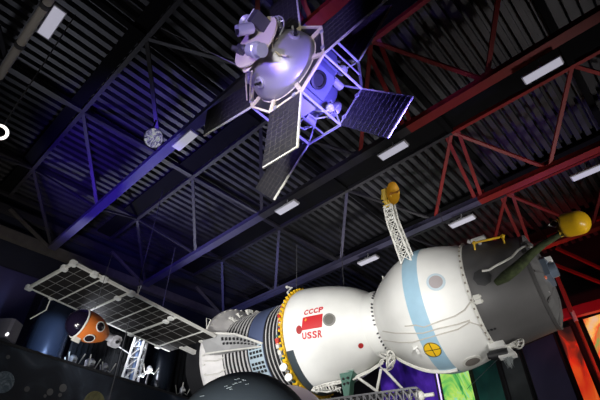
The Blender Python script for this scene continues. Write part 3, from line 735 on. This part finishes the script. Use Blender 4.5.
# equipment body behind the dome
M_eq = mat('equipment_blue', (.16, .17, .30), .4, .2); M_eq2 = mat('equipment_white', (.62, .62, .64), .4)
eb = MB().lathe([(-.02, .40), (-.05, .49), (-.40, .49), (-.44, .40), (-.60, .33), (-.72, .26), (-.78, .10), (-.80, 0)], n=16).build('equipment_body', M_eq, sat, 20)
for k in range(8):
    X, Y, Z = V((-math.sin(math.radians(45*k+45)), math.cos(math.radians(45*k+45)), 0)), V((0, 0, 1)), V((math.cos(math.radians(45*k+45)), math.sin(math.radians(45*k+45)), 0))
    MB().box(Z*.505+V((0, 0, -.22)), (.30, .32, .03), (X, Y, Z)).build('radiator_plate', M_eq2 if k in (1, 6) else M_eq, eb)
    if k % 2 == 0: MB().lathe([(0, .11), (.03, .11), (.035, .08), (.01, .075), (.01, 0)], o=Z*.52+V((0, 0, -.16)), axis=Z, n=20).build('round_port', M_black, eb, 40)
rnd = random.Random(8)
for k in range(10):
    t = math.radians(36*k+10); c = V((math.cos(t)*.47, math.sin(t)*.47, -.52+rnd.uniform(-.06, .06)))
    (MB().ball(c, rnd.uniform(.05, .085)) if k % 2 else MB().tube(c-V((0, 0, .09)), c+V((0, 0, .07)), .05)).build('tank', M_sgrey if k % 3 else M_eq2, eb, True)
pipes = MB()
for k in range(14):
    t0 = rnd.uniform(0, 2*PI); pts = [V((math.cos(t0+u)*rr, math.sin(t0+u)*rr, zz)) for u, rr, zz in ((0, .42, -.42), (.15, .50, -.48+rnd.uniform(-.05, .1)), (.4, .52, -.60), (.6, .42, -.68))]
    pipes.path(pts, .011, 5)
pipes.build('piping', M_eq2, eb, True)
nz = MB().lathe([(-.78, .07), (-.82, .05), (-.95, .14), (-.96, .14), (-.83, .03)], n=24).build('nozzle', M_sgrey, sat, 40)
# front instrument platform
zf = .50
pl = MB().lathe([(zf, .0), (zf, .35), (zf+.022, .35), (zf+.022, 0)], n=48).lathe([(.42, .15), (zf, .12)], n=24).build('instrument_platform', M_cream, sat, 40)
def tl(x, y, z):
    """satellite point on the sight line of a photo pixel at platform height z"""
    o = TI @ CAM; d = TI.to_3x3() @ ray(x, y); return o+d*((z-o.z)/d.z)
def instr(name, pts, r, m, n=16):
    return MB().tube(pts[0], pts[1], r, n=n).build(name, m, pl, 40)
c1 = tl(249, 33, zf+.14)
cam1 = instr('camera_barrel', (c1-V((.05, .05, .0)), c1+V((.05, .05, .13))), .065, M_steel)
MB().tube(c1+V((.05, .05, .13)), c1+V((.052, .052, .135)), .05, n=16).build('lens', M_black, cam1)
c2 = tl(256, 50, zf+.12)
MB().lathe([(-.13, 0), (-.13, .075), (-.04, .08), (-.03, .09), (.03, .09), (.04, .075), (.12, .075), (.12, 0)], o=c2, axis=(.75, -.65, .05), n=20).build('camera_barrel', M_steel, pl, 30)
c3 = tl(259, 21, zf+.12); X, Y, Z = V((.75, .65, 0)), V((-.65, .75, 0)), V((0, 0, 1))
bx = MB().box(c3, (.15, .12, .20), (X, Y, Z)).build('instrument_box', M_darkgrey, pl)
MB().box(c3+Y*-.07, (.16, .02, .21), (X, Y, Z)).build('box_lid', M_eq2, bx)
c4 = tl(246, 22, zf+.10); MB().lathe([(-.08, .03), (.0, .09), (.02, .095), (.03, .08), (.0, .05)], o=c4, axis=(-.2, .3, 1), n=20).build('small_dish', M_sgrey, pl, True)
c5 = tl(241, 50, zf+.06)
MB().box(c5, (.10, .12, .10), (X, Y, Z)).tube(c5, c5+V((.05, 0, .1)), .03).ball(c5+V((-.08, .06, .02)), .045).build('sensor_unit', M_darkgrey, pl)
c6 = tl(248, 66, zf-.04); MB().torus(c6, (0, 0, 1), .075, .014, 24, 6).tube(c6, c6+V((0, 0, .06)), .05).build('ring_sensor', M_cream, pl, True)
c7 = tl(275, 28, .42); bd = MB()
for k in range(3): bd.torus(c7+V((0, 0, .03*k)), (.2*k, .3, 1), .14-.03*k, .010, 28, 5)
for k in range(8): bd.tube(c7+V((.14*math.cos(k*PI/4), .14*math.sin(k*PI/4), 0)), c7+V((0, 0, .10)), .008, n=5)
bd.ball(c7, .09).build('wire_basket', M_sgrey, pl)
c8 = tl(250, 78, .2)
MB().lathe([(-.06, .05), (-.02, .075), (.03, .08), (.03, .05), (.0, .04), (.0, 0)], o=c8, axis=(.2, .2, 1), n=20).build('lens_cup', M_silver, sat, 40)
MB().path([tl(246, 71, .45), tl(246, 80, .3), tl(247, 100, .06)], .010).path([tl(252, 71, .45), tl(250.5, 82, .3), tl(250, 100, .06)], .010).build('platform_stay', M_cream, sat)
MB().tube(tl(293, 33, .08), tl(292.5, 26, .10), .018, .012).build('stub_antenna', M_eq2, sat)
MB().path([tl(277, 38, .42), tl(272, 42, .45), tl(273, 50, .38), tl(280, 55, .33), tl(287, 56, .3)], .012).build('cable', M_cream, sat, True)

# ================================================================== orange pod
po = at_dist(89, 327.5, 7.1); pr_ = ray(88, 326).normalized()
rt = pr_.cross(V((0, 0, 1))).normalized(); upv = rt.cross(pr_)
px = (rt*.93-upv*.26+pr_*.36).normalized()
pz = (upv-px*upv.dot(px)).normalized(); py = pz.cross(px)
pod = thing('orange_pod', 'orange toy capsule with dark visor and round windows below the solar wing', 'space capsule', mtx=basis(px, py, pz, po))
M_or = mat('pod_orange', (.72, .19, .035), .4)
k_ = 6.6/F
pprof = smoothprof([(-.325, .005), (-.31, .08), (-.25, .155), (-.13, .203), (0, .205), (.12, .178), (.24, .115), (.29, .07)])
pb = MB().lathe([q for q in pprof if q[0] >= -.19], axis=(1, 0, 0), n=48).build('pod_shell', M_or, pod, 60)
VH = -.145
MB().lathe([(h, r+.004) for h, r in pprof if h <= VH+.01], axis=(1, 0, 0), n=40).build('visor', mat('pod_visor', (.010, .007, .02), .15, coat=.2), pod, 60)
MB().torus((VH, 0, 0), (1, 0, 0), interp(pprof, VH)+.004, .013, 40, 8).build('visor_rim', M_white, pod, True)
for q, r in ((V((.07, -.19, .06)), .066), (V((.03, -.16, -.15)), .066)):
    nn = V((q.x*.6, q.y, q.z)).normalized(); c = V((q.x, 0, 0))+V((0, q.y, q.z)).normalized()*(interp(pprof, q.x)-.006)
    w = MB().torus(c, nn, r, .009, 28, 8).build('round_window', M_white, pod, True)
    MB().lathe([(.004, r), (.016, r*.6), (.020, 0)], o=c, axis=nn, n=28).build('window_pane', mat('pod_pane', (.02, .015, .02), .2), w, True)
MB().cbox((-.10, -.08, -.205), (.12, .05, .08), .015).build('foot_block', M_offwhite, pod)
MB().tube((.27, 0, 0), (.38, 0, 0), .062, .055, 18).build('tail_tube', M_sgrey, pod, 40)
MB().cbox((.44, -.01, -.02), (.14, .17, .12), .03, (V((1, 0, 0)), V((0, 0, 1)), V((0, 1, 0)))).tube((.445, -.09, -.02), (.445, -.05, -.02), .04, n=16).build('tail_clamp', M_sgrey, pod)
MB().tube((.443, -.10, -.02), (.443, -.085, -.02), .026, n=14).build('clamp_hole', M_black, pod)
wt = TI
MB().tube(basis(px, py, pz, po).inverted() @ (po+V((0, 0, .2))), basis(px, py, pz, po).inverted() @ V((po.x, po.y, SO.z+.2)), .004, n=5).build('suspension_wire', M_wire, pod)

# ================================================================== domes at the bottom edge
c = at_dist(243, 454, 4.0); r = 4.0*73/F*.90
M_dd = mat('slate_dome', (.020, .027, .034), .75, noise=.1, nscale=3, spec=.25)
dd = thing('dark_dome_capsule', 'dark slate rounded dome at the bottom edge in front of the spacecraft', 'capsule', (c.x, c.y, 0))
z = c.z
MB().lathe([(z+r*math.cos(k*PI/40), r*math.sin(k*PI/40)) for k in range(0, 24)]+[(z-r*.6, r*.85), (.55, r*.7), (.5, 0)], n=72).build('shell', M_dd, dd, 50)
MB().lathe([(0, r*.8), (.06, r*.8), (.08, r*.55), (.55, r*.5)], n=36, cap=True).build('pedestal', M_darkgrey, dd, 30)
sk = MB(); rnd = random.Random(4)
DM = Matrix.Translation((c.x, c.y, 0)).inverted()
for x, y in ((236, 383), (240, 382), (244, 380), (237, 379), (247, 384), (226, 386), (231, 389), (202, 396), (229, 387.5), (234, 384)):
    rr = ray(x, y).normalized(); oc = CAM-c; bq = oc.dot(rr); disc = bq*bq-oc.length_squared+r*r
    if disc < 0: continue
    q = CAM+rr*(-bq-math.sqrt(disc)-.002); nq = (q-c).normalized(); X, Y, Z = frame(nq); tq = X*.9+Y*rnd.uniform(-.2, .5); tq.normalize()
    MB().box(DM @ q, (rnd.uniform(.02, .05), .005, .004), (tq, nq.cross(tq), nq)).build('scuff_mark', mat('scuff', (.10, .12, .13), .7), dd)
c = at_dist(288, 432, 5.2); r = 5.2*41/F*.93; z = c.z
M_pk = mat('pale_pink_dome', (.80, .66, .70), .5)
d2 = thing('pale_dome_capsule', 'pale pink dome peeking out behind the dark slate dome', 'capsule', (c.x, c.y, 0))
MB().lathe([(z+r*math.cos(k*PI/40), r*math.sin(k*PI/40)) for k in range(0, 24)]+[(z-r*.7, r*.8), (.6, r*.75), (.55, 0)], n=64).build('shell', M_pk, d2, 50)
MB().lathe([(0, r*.8), (.06, r*.8), (.08, r*.5), (.6, r*.5)], n=36, cap=True).build('pedestal', M_darkgrey, d2, 30)

# lattice boom below the bell
lb = MB(); la, lbp = at_dist(318, 409, 8.3), at_dist(420, 396, 7.6)
X, Y, Z = frame(lbp-la); N = 16
rows = [[la.lerp(lbp, k/N)+X*(sx*.11)+Y*(sy*.10) for sx, sy in ((1, 1), (-1, 1), (-1, -1), (1, -1))] for k in range(N+1)]
for a, b in zip(rows, rows[1:]):
    for k in range(4): lb.tube(a[k], b[k], .018, n=6); lb.tube(a[k], b[(k+1) % 4], .011, n=5); lb.tube(b[k], b[(k+1) % 4], .011, n=5)
lbo = thing('lattice_boom', 'horizontal grey lattice boom beneath the white bell with red flag', 'lattice boom')
lb.build('lattice', mat('lattice_grey', (.20, .20, .21), .6), lbo)
MB().ball(lbp, .08).tube(lbp, lbp+(lbp-la).normalized()*.22, .03).build('end_fitting', M_offwhite, lbo, True)
MB().tube((la+lbp)/2-V((0, 0, .1)), V(((la+lbp).x/2, (la+lbp).y/2, 0)), .05, n=12).lathe([(0, .35), (.04, .35), (.05, .06)], o=V(((la+lbp).x/2, (la+lbp).y/2, 0)), n=24, cap=True).build('stand', M_darkgrey, lbo, 30)

# ================================================================== gallery at the far wall
M_par = ramp_mat('starry_mural', [(.0, (.004, .006, .012)), (.48, (.007, .011, .02)), (.62, (.022, .03, .045)), (.74, (.10, .10, .12)), (.85, (.22, .22, .22))], 1.6, 0, 1.0, 8., rough=.5)
ZP = HC+2.8
A_, B_ = at_z(0, 344, ZP), at_z(187, 400, ZP); dv = (B_-A_); A2 = A_-dv*.45; B2 = B_+dv*.25; nv = V((dv.y, -dv.x, 0)).normalized()
if nv.dot(CAM-A_) < 0: nv = -nv
gal = thing('gallery_parapet', 'dark parapet with starry space mural at lower left', 'parapet', kind='structure')
MB().slab(A2-V((0, 0, 2.0)), B2-V((0, 0, 2.0)), B2, A2, .10).build('mural_panel', M_par, gal)
MB().bar(A2+V((0, 0, .02)), B2+V((0, 0, .02)), .14, .05).build('rail_cap', M_black, gal)
def on_mural(x, y):
    r = ray(x, y); q = A_+nv*.055; return CAM+r*((q-CAM).dot(nv)/r.dot(nv))
def planet(x, y, rpx, m, nm):
    q = on_mural(x, y); rr = rpx*(q-CAM).length/F*1.05
    MB().lathe([(0, rr), (.004, rr*.97), (.006, 0)], o=q, axis=nv, n=40).build('painted_planet', m, gal)['label'] = nm
planet(3.5, 382, 7.6, ramp_mat('planet_grey', [(.3, (.06, .09, .11)), (.5, (.16, .2, .23)), (.7, (.35, .38, .40))], 7, 0, 3), 'grey blue painted planet')
planet(94, 404, 9.5, ramp_mat('planet_yellow', [(.3, (.07, .06, .02)), (.6, (.15, .14, .05)), (.8, (.1, .1, .05))], 6, 0, 1), 'yellow painted planet')
for x, y, rr in ((27, 389, 2), (50, 392, 2.5), (63, 388, 3), (60, 395, 1.5), (45, 396, 1.2), (8, 357, 1.5)):
    planet(x, y, rr, mat('mural_star', (.12, .115, .115), .6), 'pale painted nebula spot')
ZG = ZP-1.1
back = -nv
ga, gb_ = A2, B2
gv = [ga+back*.06, gb_+back*.06, gb_+back*1.4, ga+back*1.4]
struct(MB().slab(*[V((p.x, p.y, ZG-.1)) for p in gv], .2).build('gallery_floor', M_floor), 'dark gallery floor behind the mural parapet')
def g_at(x, y, back_d=.9):
    """point above the gallery, back_d behind the parapet, on a pixel's sight line"""
    r = ray(x, y); q = A_+back*back_d; return CAM+r*((q-CAM).dot(nv)/r.dot(nv))
# curtains behind the gallery
M_cur = mat('black_curtain', (.008, .010, .014), .8)
def curtain(x0, x1, ytop, lab, m, bd=1.3):
    a, b = g_at(x0, 370, bd), g_at(x1, 370, bd); zt = g_at((x0+x1)/2, ytop, bd).z; N = 40; vs = []
    for z in (ZG, zt):
        for k in range(N+1):
            p = a.lerp(b, k/N)+nv*(.05*math.sin(k*1.9)); vs.append((p.x, p.y, z))
    o = MB().add(vs, [(k, k+1, N+2+k, N+1+k) for k in range(N)]).build('curtain', m)
    return tag(o, lab, 'curtain')
curtain(162, 215, 338, 'black curtain behind the solar wing root', M_cur)
curtain(62, 122, 322, 'black curtain behind the orange capsule', M_cur)
# glossy blue lit column
q = g_at(45, 345, .75); zt = g_at(45, 296, .75).z; rr = 15*(q-CAM).length/F
colm = thing('display_column', 'tall glossy dark blue cylinder behind the parapet, left of the orange pod', 'display column', (q.x, q.y, ZG))
MB().lathe([(.06, rr), (zt-ZG-.05, rr)], n=48).build('column_shell', mat('glossy_navy', (.02, .028, .05), .25, .5), colm, True)
MB().lathe([(0, rr*1.06), (.06, rr*1.06), (.06, rr*.9)], n=48, cap=True).lathe([(zt-ZG-.05, rr), (zt-ZG, rr*.96), (zt-ZG, 0)], n=48).build('end_caps', M_darkgrey, colm, 30)
# white lattice mast
q = g_at(127, 380, .8); zt = g_at(136, 337, .8).z
ms = thing('lattice_mast', 'bright white lattice mast under the solar wing', 'mast', (q.x, q.y, ZG))
M_mast = mat('mast_white', (.8, .8, .82), .4)
hgt = zt-ZG; mm = MB(); N = 9
rows = [[V((sx*(.17-.05*k/N)+.12*k/N, sy*(.17-.05*k/N), hgt*k/N)) for sx, sy in ((1, 1), (-1, 1), (-1, -1), (1, -1))] for k in range(N+1)]
for a, b in zip(rows, rows[1:]):
    for k in range(4): mm.tube(a[k], b[k], .034, n=6); mm.tube(a[k], b[(k+1) % 4], .015, n=5); mm.tube(b[k], b[(k+1) % 4], .018, n=5)
mm.build('lattice', M_mast, ms)
MB().tube((-.45, 0, hgt*.55), (.35, 0, hgt*.62), .022).ball((-.45, 0, hgt*.55), .05).ball((.35, 0, hgt*.62), .05).tube((-.40, 0, hgt*.9), (-.05, 0, hgt*.82), .015).build('cross_arm', M_mast, ms)
MB().tube((.1, -.05, .5), (.12, -.05, hgt-.1), .05, n=12).build('core_tube', mat('mast_blue', (.25, .35, .6), .3, .5), ms, True)
# dark drum with chrome hoop
q = g_at(160, 380, .8); zt = g_at(160, 350, .8).z; rr = 10*(q-CAM).length/F
dm = thing('dark_drum', 'dark upright drum with a bright edge standing right of the white mast', 'drum', (q.x, q.y, ZG))
MB().lathe([(.05, rr), (zt-ZG-.04, rr), (zt-ZG, rr*.93), (zt-ZG, 0)], n=36).build('drum_body', mat('drum_black', (.015, .02, .03), .25, .3), dm, 40)
MB().lathe([(0, rr*1.08), (.05, rr*1.08), (.06, rr)], n=36, cap=True).torus((0, 0, (zt-ZG)*.5), (0, 0, 1), rr*1.01, .015, 36, 6).build('drum_hoop', M_steel, dm, 30)
# small probes on stands
def probe(x, ytop, lab, seed, k=1.):
    q = g_at(x, 380, .55); zt = g_at(x, ytop, .55).z; rnd = random.Random(seed); h = zt-ZG
    o = thing('small_probe', lab, 'probe', (q.x, q.y, ZG)); o['group'] = 'small probes on the gallery'
    MB().tube((0, 0, .03), (0, 0, h-.12), .022).lathe([(0, .13), (.025, .13), (.03, .03)], n=20, cap=True).build('stand', M_darkgrey, o)
    MB().lathe([(h-.16, .03), (h-.13, .10*k), (h-.03, .11*k), (h+.02, .06*k), (h+.03, 0)], n=20).build('probe_body', M_sgrey, o, True)
    lg = MB()
    for j in range(3):
        a = j*2.1+rnd.random(); lg.path([(0, 0, h-.1), (.14*math.cos(a), .14*math.sin(a), h-.16), (.22*math.cos(a), .22*math.sin(a), h-.02+.1*rnd.random())], .012)
    lg.build('antenna_rods', M_offwhite, o)
    MB().box((.10*k, -.09*k, h-.08), (.07, .07, .05)).build('instrument_box', M_white, o)
probe(66, 354, 'small grey probe right of the glossy blue column', 1, .8); probe(85, 358, 'small dark probe below the orange capsule', 2)
probe(101, 363, 'small probe with white box left of the lattice mast', 3, .7); probe(147, 366, 'small white box probe between mast and drum', 4, .6)
probe(184, 388, 'small probe beside the drum under the curtain', 5, .6)
# grey projector on the parapet at the left edge
q = g_at(4, 331, .0); pj = thing('projector', 'grey box projector with bright lens at the left edge on the parapet', 'projector', (q.x, q.y, ZP+.04))
hh = max(.3, (g_at(4, 322, 0).z-ZP))
MB().cbox((0, 0, hh/2), (.42, .34, hh-.04), .04).build('projector_case', mat('projector_grey', (.16, .15, .18), .5), pj)
MB().tube((.18, -.15, .06), (.24, -.22, .05), .022, n=14).build('projector_lens', mat('lens_glow', (1, 1, 1), .3, emit=1.5), pj)
MB().box((0, 0, .015), (.3, .24, .03)).build('projector_foot', M_darkgrey, pj)
# blue lit panel on the far wall at left
a, b = at_t(-12, 262, T1-.06), at_t(33, 300, T1-.06)
pv = MB().slab(V((a.x, a.y, a.z-3.2)), V((b.x, b.y, a.z-3.2)), V((b.x, b.y, a.z)), a, .05).build('wall_panel', mat('deep_blue_panel', (.030, .028, .11), .7, noise=.2, nscale=1))
tag(pv, 'deep blue panel on the far wall at the left edge', 'wall panel')

# ================================================================== right wall: lit banners, post, beam
SB = S1-.12
def banner(TLp, TRp, zbot, stops, emit, lab, scale=1.2, seed=0., grad=0., dist=2.5, s=SB, grp='backlit banners on the right wall'):
    a, b = at_s(*TLp, s), at_s(*TRp, s); z1 = (a.z+b.z)/2
    a0, b0 = V((a.x, a.y, zbot)), V((b.x, b.y, zbot)); a1, b1 = V((a.x, a.y, a.z)), V((b.x, b.y, b.z))
    o = thing('banner', lab, 'banner'); o['group'] = grp
    p = MB().slab(a0, b0, b1, a1, .03).build('printed_panel', ramp_mat('print', stops, scale, emit, dist, 4., seed=seed, stretch=(1, 1, .6), grad=(z1-2.2, z1, grad) if grad else None), o)
    fr = MB(); X = (b1-a1).normalized()
    fr.bar(a0, a1, .05).bar(b0, b1, .05).bar(a1, b1, .05).bar(a0, b0, .05)
    fr.build('banner_frame', M_black, o)
    return o
banner((556, 329), (571, 325.5), HC+.4, [(.25, (.03, .01, .01)), (.44, (.14, .02, .012)), (.54, (.75, .03, .01)), (.70, (1., .14, .02)), (.85, (1, .55, .2))], .55, 'tall red and orange banner right of the spacecraft nose', 1.0, 3., .22)
banner((582, 319), (618, 308), HC+.4, [(.25, (.05, .02, .35)), (.38, (.15, .55, .12)), (.48, (.85, .12, .04)), (.58, (.95, .65, .15)), (.75, (.75, .7, .55))], .55, 'multicoloured banner at the right edge under the red beam', 1.0, 1.)
banner((439, 372), (468, 366), HC+.4, [(.25, (.02, .18, .05)), (.4, (.10, .45, .10)), (.52, (.45, .72, .12)), (.62, (.2, .6, .4)), (.75, (.75, .85, .8))], .75, 'bright green banner below the round white module', 1.3, 6.)
banner((378, 364), (430, 350), HC+.4, [(.3, (.008, .004, .05)), (.5, (.03, .01, .18)), (.7, (.12, .04, .55))], .45, 'deep violet banner left of the green banner', .5, 2.)
banner((470, 362), (495, 358), HC+.4, [(.3, (.004, .02, .018)), (.6, (.01, .07, .055))], .25, 'dark teal banner right of the green banner', .5, 4.)
banner((499.5, 357), (519, 352), HC+.4, [(.3, (.006, .008, .008)), (.6, (.022, .025, .026))], .25, 'dark grey banner below the hanging white tassel', .7, 5.)
banner((521, 347), (553, 333), HC+.4, [(.3, (.006, .006, .016)), (.6, (.022, .018, .04))], .25, 'dark navy banner left of the red and orange banner', .5, 8.)
# thin glowing violet strip beside the green banner
a = at_s(432.3, 351, SB-.05)
tag(MB().bar(V((a.x, a.y, HC+.4)), a, .06, .03).build('light_strip', mat('violet_strip', (.7, .6, 1.), .4, emit=1.3, ecol=(.65, .5, 1))), 'thin glowing violet light strip between violet and green banners', 'light strip')
# red beam over the banners and its orange lit post
a, b = at_s(552, 316, S1-.5), at_s(640, 299, S1-.5); z = at_s(575, 312, S1-.5).z
struct(MB().bar(V((a.x, a.y, z)), V((b.x, b.y, z)), .16, .28).build('trim_9', mat('crimson_beam', (.5, .03, .06), .5)))
po_ = at_s(574, 316, S1-.6); ptop = at_s(555.5, 273, S1-.6)
post = thing('wall_post', 'slim red post between the two bright banners', 'post', (po_.x, po_.y, 0), kind='structure')
MB().tube((0, 0, 0), (0, 0, ptop.z), .045, n=12).lathe([(0, .14), (.03, .14), (.04, .05)], n=16, cap=True).build('post_shaft', mat('post_red', (.42, .10, .05), .5), post, 40)
MB().tube((0, 0, po_.z-.16), (0, 0, po_.z+.14), .055, n=12).build('white_sleeve', M_white, post)
for k, (p0, p1) in enumerate((((545, 268), (558, 312)), ((552, 265), (571, 312)), ((548, 262), (604, 284)), ((556, 248), (604, 270)))):
    struct(MB().bar(at_s(*p0, S1-1.2), at_s(*p1, S1-.8), .09, .07).build('trim_%d' % (10+k), M_rsteel))

# ================================================================== suspension wires
def wire(p, q, lab, r=.008, m=M_wire):
    o = MB().tube(p, q, r, n=6).build('suspension_wire', m); return tag(o, lab, 'wire')
w1 = at_z(163, 190, ZU); wire(V((w1.x, w1.y, ZU)), V((w1.x, w1.y, ZG)), 'thin vertical wire passing behind the solar wing', .009)
q = SM @ wp(SA, RA+.1); wire(q, V((q.x, q.y, ZL)), 'thin wire holding the inner end of the solar wing', .009)
q = SM @ pol(-3.35, 0, 1.06); wire(q, V((q.x, q.y, ZL)), 'thin wire above the black and white radiator rings', .010)
q = SM @ pol(-2.0, 0, 1.02); wire(q+V((0, 0, BOZ)), V((q.x, q.y, ZL)), 'thin wire above the white bell', .008)
q = SM @ pol(.5, 0, 1.07); wire(q, V((q.x, q.y, ZU)), 'thin wire above the round white module', .006)
q = tl(251, 72, .45); MB().tube(q, TI @ at_z(161, 28, ZU), .006, n=6).build('stay_wire', mat('lit_wire', (.5, .5, .55), .4, .5), sat)
q = TM @ V((0, 0, -.3))+V((0, 0, .72)); wire(q, V((q.x, q.y, ZU)), 'thin wire holding the satellite up to the roof', .006)
MB().tube(SI @ at_s(467, 389, SB-.3), SI @ at_dist(500, 357, td), .006, n=6).build('tether_wire', M_wire, ship)

# ================================================================== camera, lights, world
cam = bpy.data.cameras.new('camera'); co_ = bpy.data.objects.new('camera', cam); C.objects.link(co_)
cam.sensor_width = 36; cam.lens = F/600*36; cam.clip_end = 100
co_.location = CAM; co_.rotation_euler = (PI/2+PITCH, 0, 0)
bpy.context.scene.camera = co_
def spot(name, loc, tgt, e, col, ang, blend=.4, r=.12):  # unseen light without a fitting, placed freely to light its target
    l = bpy.data.lights.new(name, 'SPOT'); l.energy = e; l.color = col; l.spot_size = math.radians(ang); l.spot_blend = blend; l.shadow_soft_size = r
    o = bpy.data.objects.new(name, l); C.objects.link(o); o.location = loc; o.rotation_euler = (V(tgt)-V(loc)).to_track_quat('-Z', 'Y').to_euler(); return o
def point(name, loc, e, col, r=.2):
    l = bpy.data.lights.new(name, 'POINT'); l.energy = e; l.color = col; l.shadow_soft_size = r
    o = bpy.data.objects.new(name, l); C.objects.link(o); o.location = loc; return o
spot('spot_ship_main', (-.9, 1.0, 1.0), SM @ V((-2.3, 0, 0)), 1300, (1, .985, .95), 54, .8, .5)
spot('fill_ship_high', (-1.4, -.4, 4.2), SM @ V((-2.4, 0, 0)), 1450, (1, .985, .96), 44, .8, .4)  # added fill that lifts the upper hull
spot('spot_ship_right', (4.4, .2, 1.0), SM @ V((.3, 0, 0)), 400, (1, .97, .94), 58, .5, .5)
spot('spot_nose', (6.4, 2.2, 2.2), SM @ V((1.8, 0, .1)), 420, (1, .97, .93), 36, .6, .3)
spot('spot_bell', (-3.8, 3.2, 3.0), SM @ V((-2.3, 0, 0)), 980, (1, .985, .95), 26, .7, .3)
spot('spot_ship_tail', (-3.4, 4.6, 2.0), SM @ V((-4.4, 0, 0)), 480, (.97, .97, 1), 44, .5, .3)
spot('spot_satellite_violet', (-2.0, .6, 3.6), TM @ V((0, 0, -.1)), 520, (.30, .20, 1.0), 34, .5, .1)
spot('spot_satellite_white', (-.9, -.6, 2.6), TM @ V((-.05, 0, .2)), 330, (1, .97, .93), 24, .8, .1)
spot('spot_satellite_rear', (1.6, 2.6, 3.9), TM @ V((.0, 0, -.5)), 850, (.22, .17, 1.0), 34, .5, .1)
spot('spot_chord_blue', W(1.7, 6.6, 6.1), W(.43*H, 7.2, ZL), 260, (.13, .06, 1.0), 100, .5, .1)
spot('spot_chord_blue_second', W(1.7, 9.2, 6.2), W(.43*H, 9.2, ZL), 150, (.13, .06, 1.0), 100, .5, .1)
spot('spot_chord_blue_far', W(4.4, 7.6, 5.6), W(.885*H, 9.8, ZL), 90, (.28, .24, 1.0), 60, .6, .1)
spot('spot_chord_steel_blue', W(6.9, 9.6, 5.6), W(1.375*H, 9.6, ZL), 120, (.42, .48, 1.0), 95, .6, .15)
spot('fill_deck_left', W(3.4, 10.7, 4.3), W(3.2, 7.4, ZD), 480, (.85, .88, 1), 78, .7, .15)  # added, with the white deck spots below, to bring out the ribs
spot('fill_deck_centre', W(5.4, 10.2, 4.6), W(5.6, 7.0, ZD), 240, (.9, .92, 1), 70, .7, .15)
spot('fill_deck_far_left', W(.4, 9.6, 4.8), W(.9, 5.2, ZD), 120, (.85, .88, 1), 66, .7, .15)
spot('fill_deck_right', W(9.6, 7.2, 2.6), W(7.8, 3.2, ZD), 390, (1, .97, .95), 62, .8, .2)
spot('spot_truss_right', W(9.0, -2.0, 2.0), W(8.2, 1.2, ZL), 300, (1, .93, .9), 66, .7, .3)
spot('spot_red_beam', W(12.0, .8, 3.2), W(13.2, 2.2, HC+5.3), 320, (1, .10, .12), 60, .6, .15)
spot('spot_deck_violet', W(10.6, 1.8, 3.8), W(9.4, .6, ZD), 130, (.25, .15, 1), 40, .7, .15)
spot('spot_mast', g_at(120, 330, .2)+V((0, 0, .5)), g_at(131, 365, .8), 80, (.9, .94, 1), 60, .5, .05)
spot('spot_column', g_at(62, 335, -.5), g_at(46, 342, .75), 130, (.55, .72, 1), 60, .6, .05)
spot('fill_gallery', g_at(110, 330, -1.6)+V((0, 0, .3)), g_at(110, 372, .6), 22, (.85, .9, 1), 75, .6, .1)  # added cool fill for the probes on the gallery
spot('fill_eaves', W(1.6, 9.6, HC+3.9), W(1.2, T1, ZL+.2), 45, (1, .9, .8), 90, .6, .1)  # added warm fill that brings up the eaves beams
spot('spot_mural', (-3.4, 3.4, .6), on_mural(60, 390), 100, (.7, .85, 1), 60, .7, .2)
spot('spot_pod', (-2.6, 2.6, 2.2), po, 90, (1, .95, .9), 25, .5, .1)
spot('spot_wing', (-3.4, 3.0, 1.8), SM @ wp(-5.3, 3.2), 400, (1, .97, .93), 40, .6, .2)
spot('spot_blue_panel', W(2.2, 10.2, 3.2), W(.3, T1, HC+5.0), 90, (.3, .25, 1), 60, .6, .1)
spot('fill_pipe', at_dist(-60, 60, 4.5)-V((0, 0, .8)), at_dist(25, 38, 6), 25, (1, .95, .9), 50, .6, .1)  # added light that makes the grey pipe stand out
w = bpy.data.worlds.new('world'); bpy.context.scene.world = w; w.use_nodes = True
w.node_tree.nodes['Background'].inputs[0].default_value = (.5, .52, .65, 1); w.node_tree.nodes['Background'].inputs[1].default_value = .02
sc_ = bpy.context.scene
sc_.view_settings.view_transform = 'Standard'; sc_.view_settings.look = 'None'; sc_.view_settings.exposure = .22
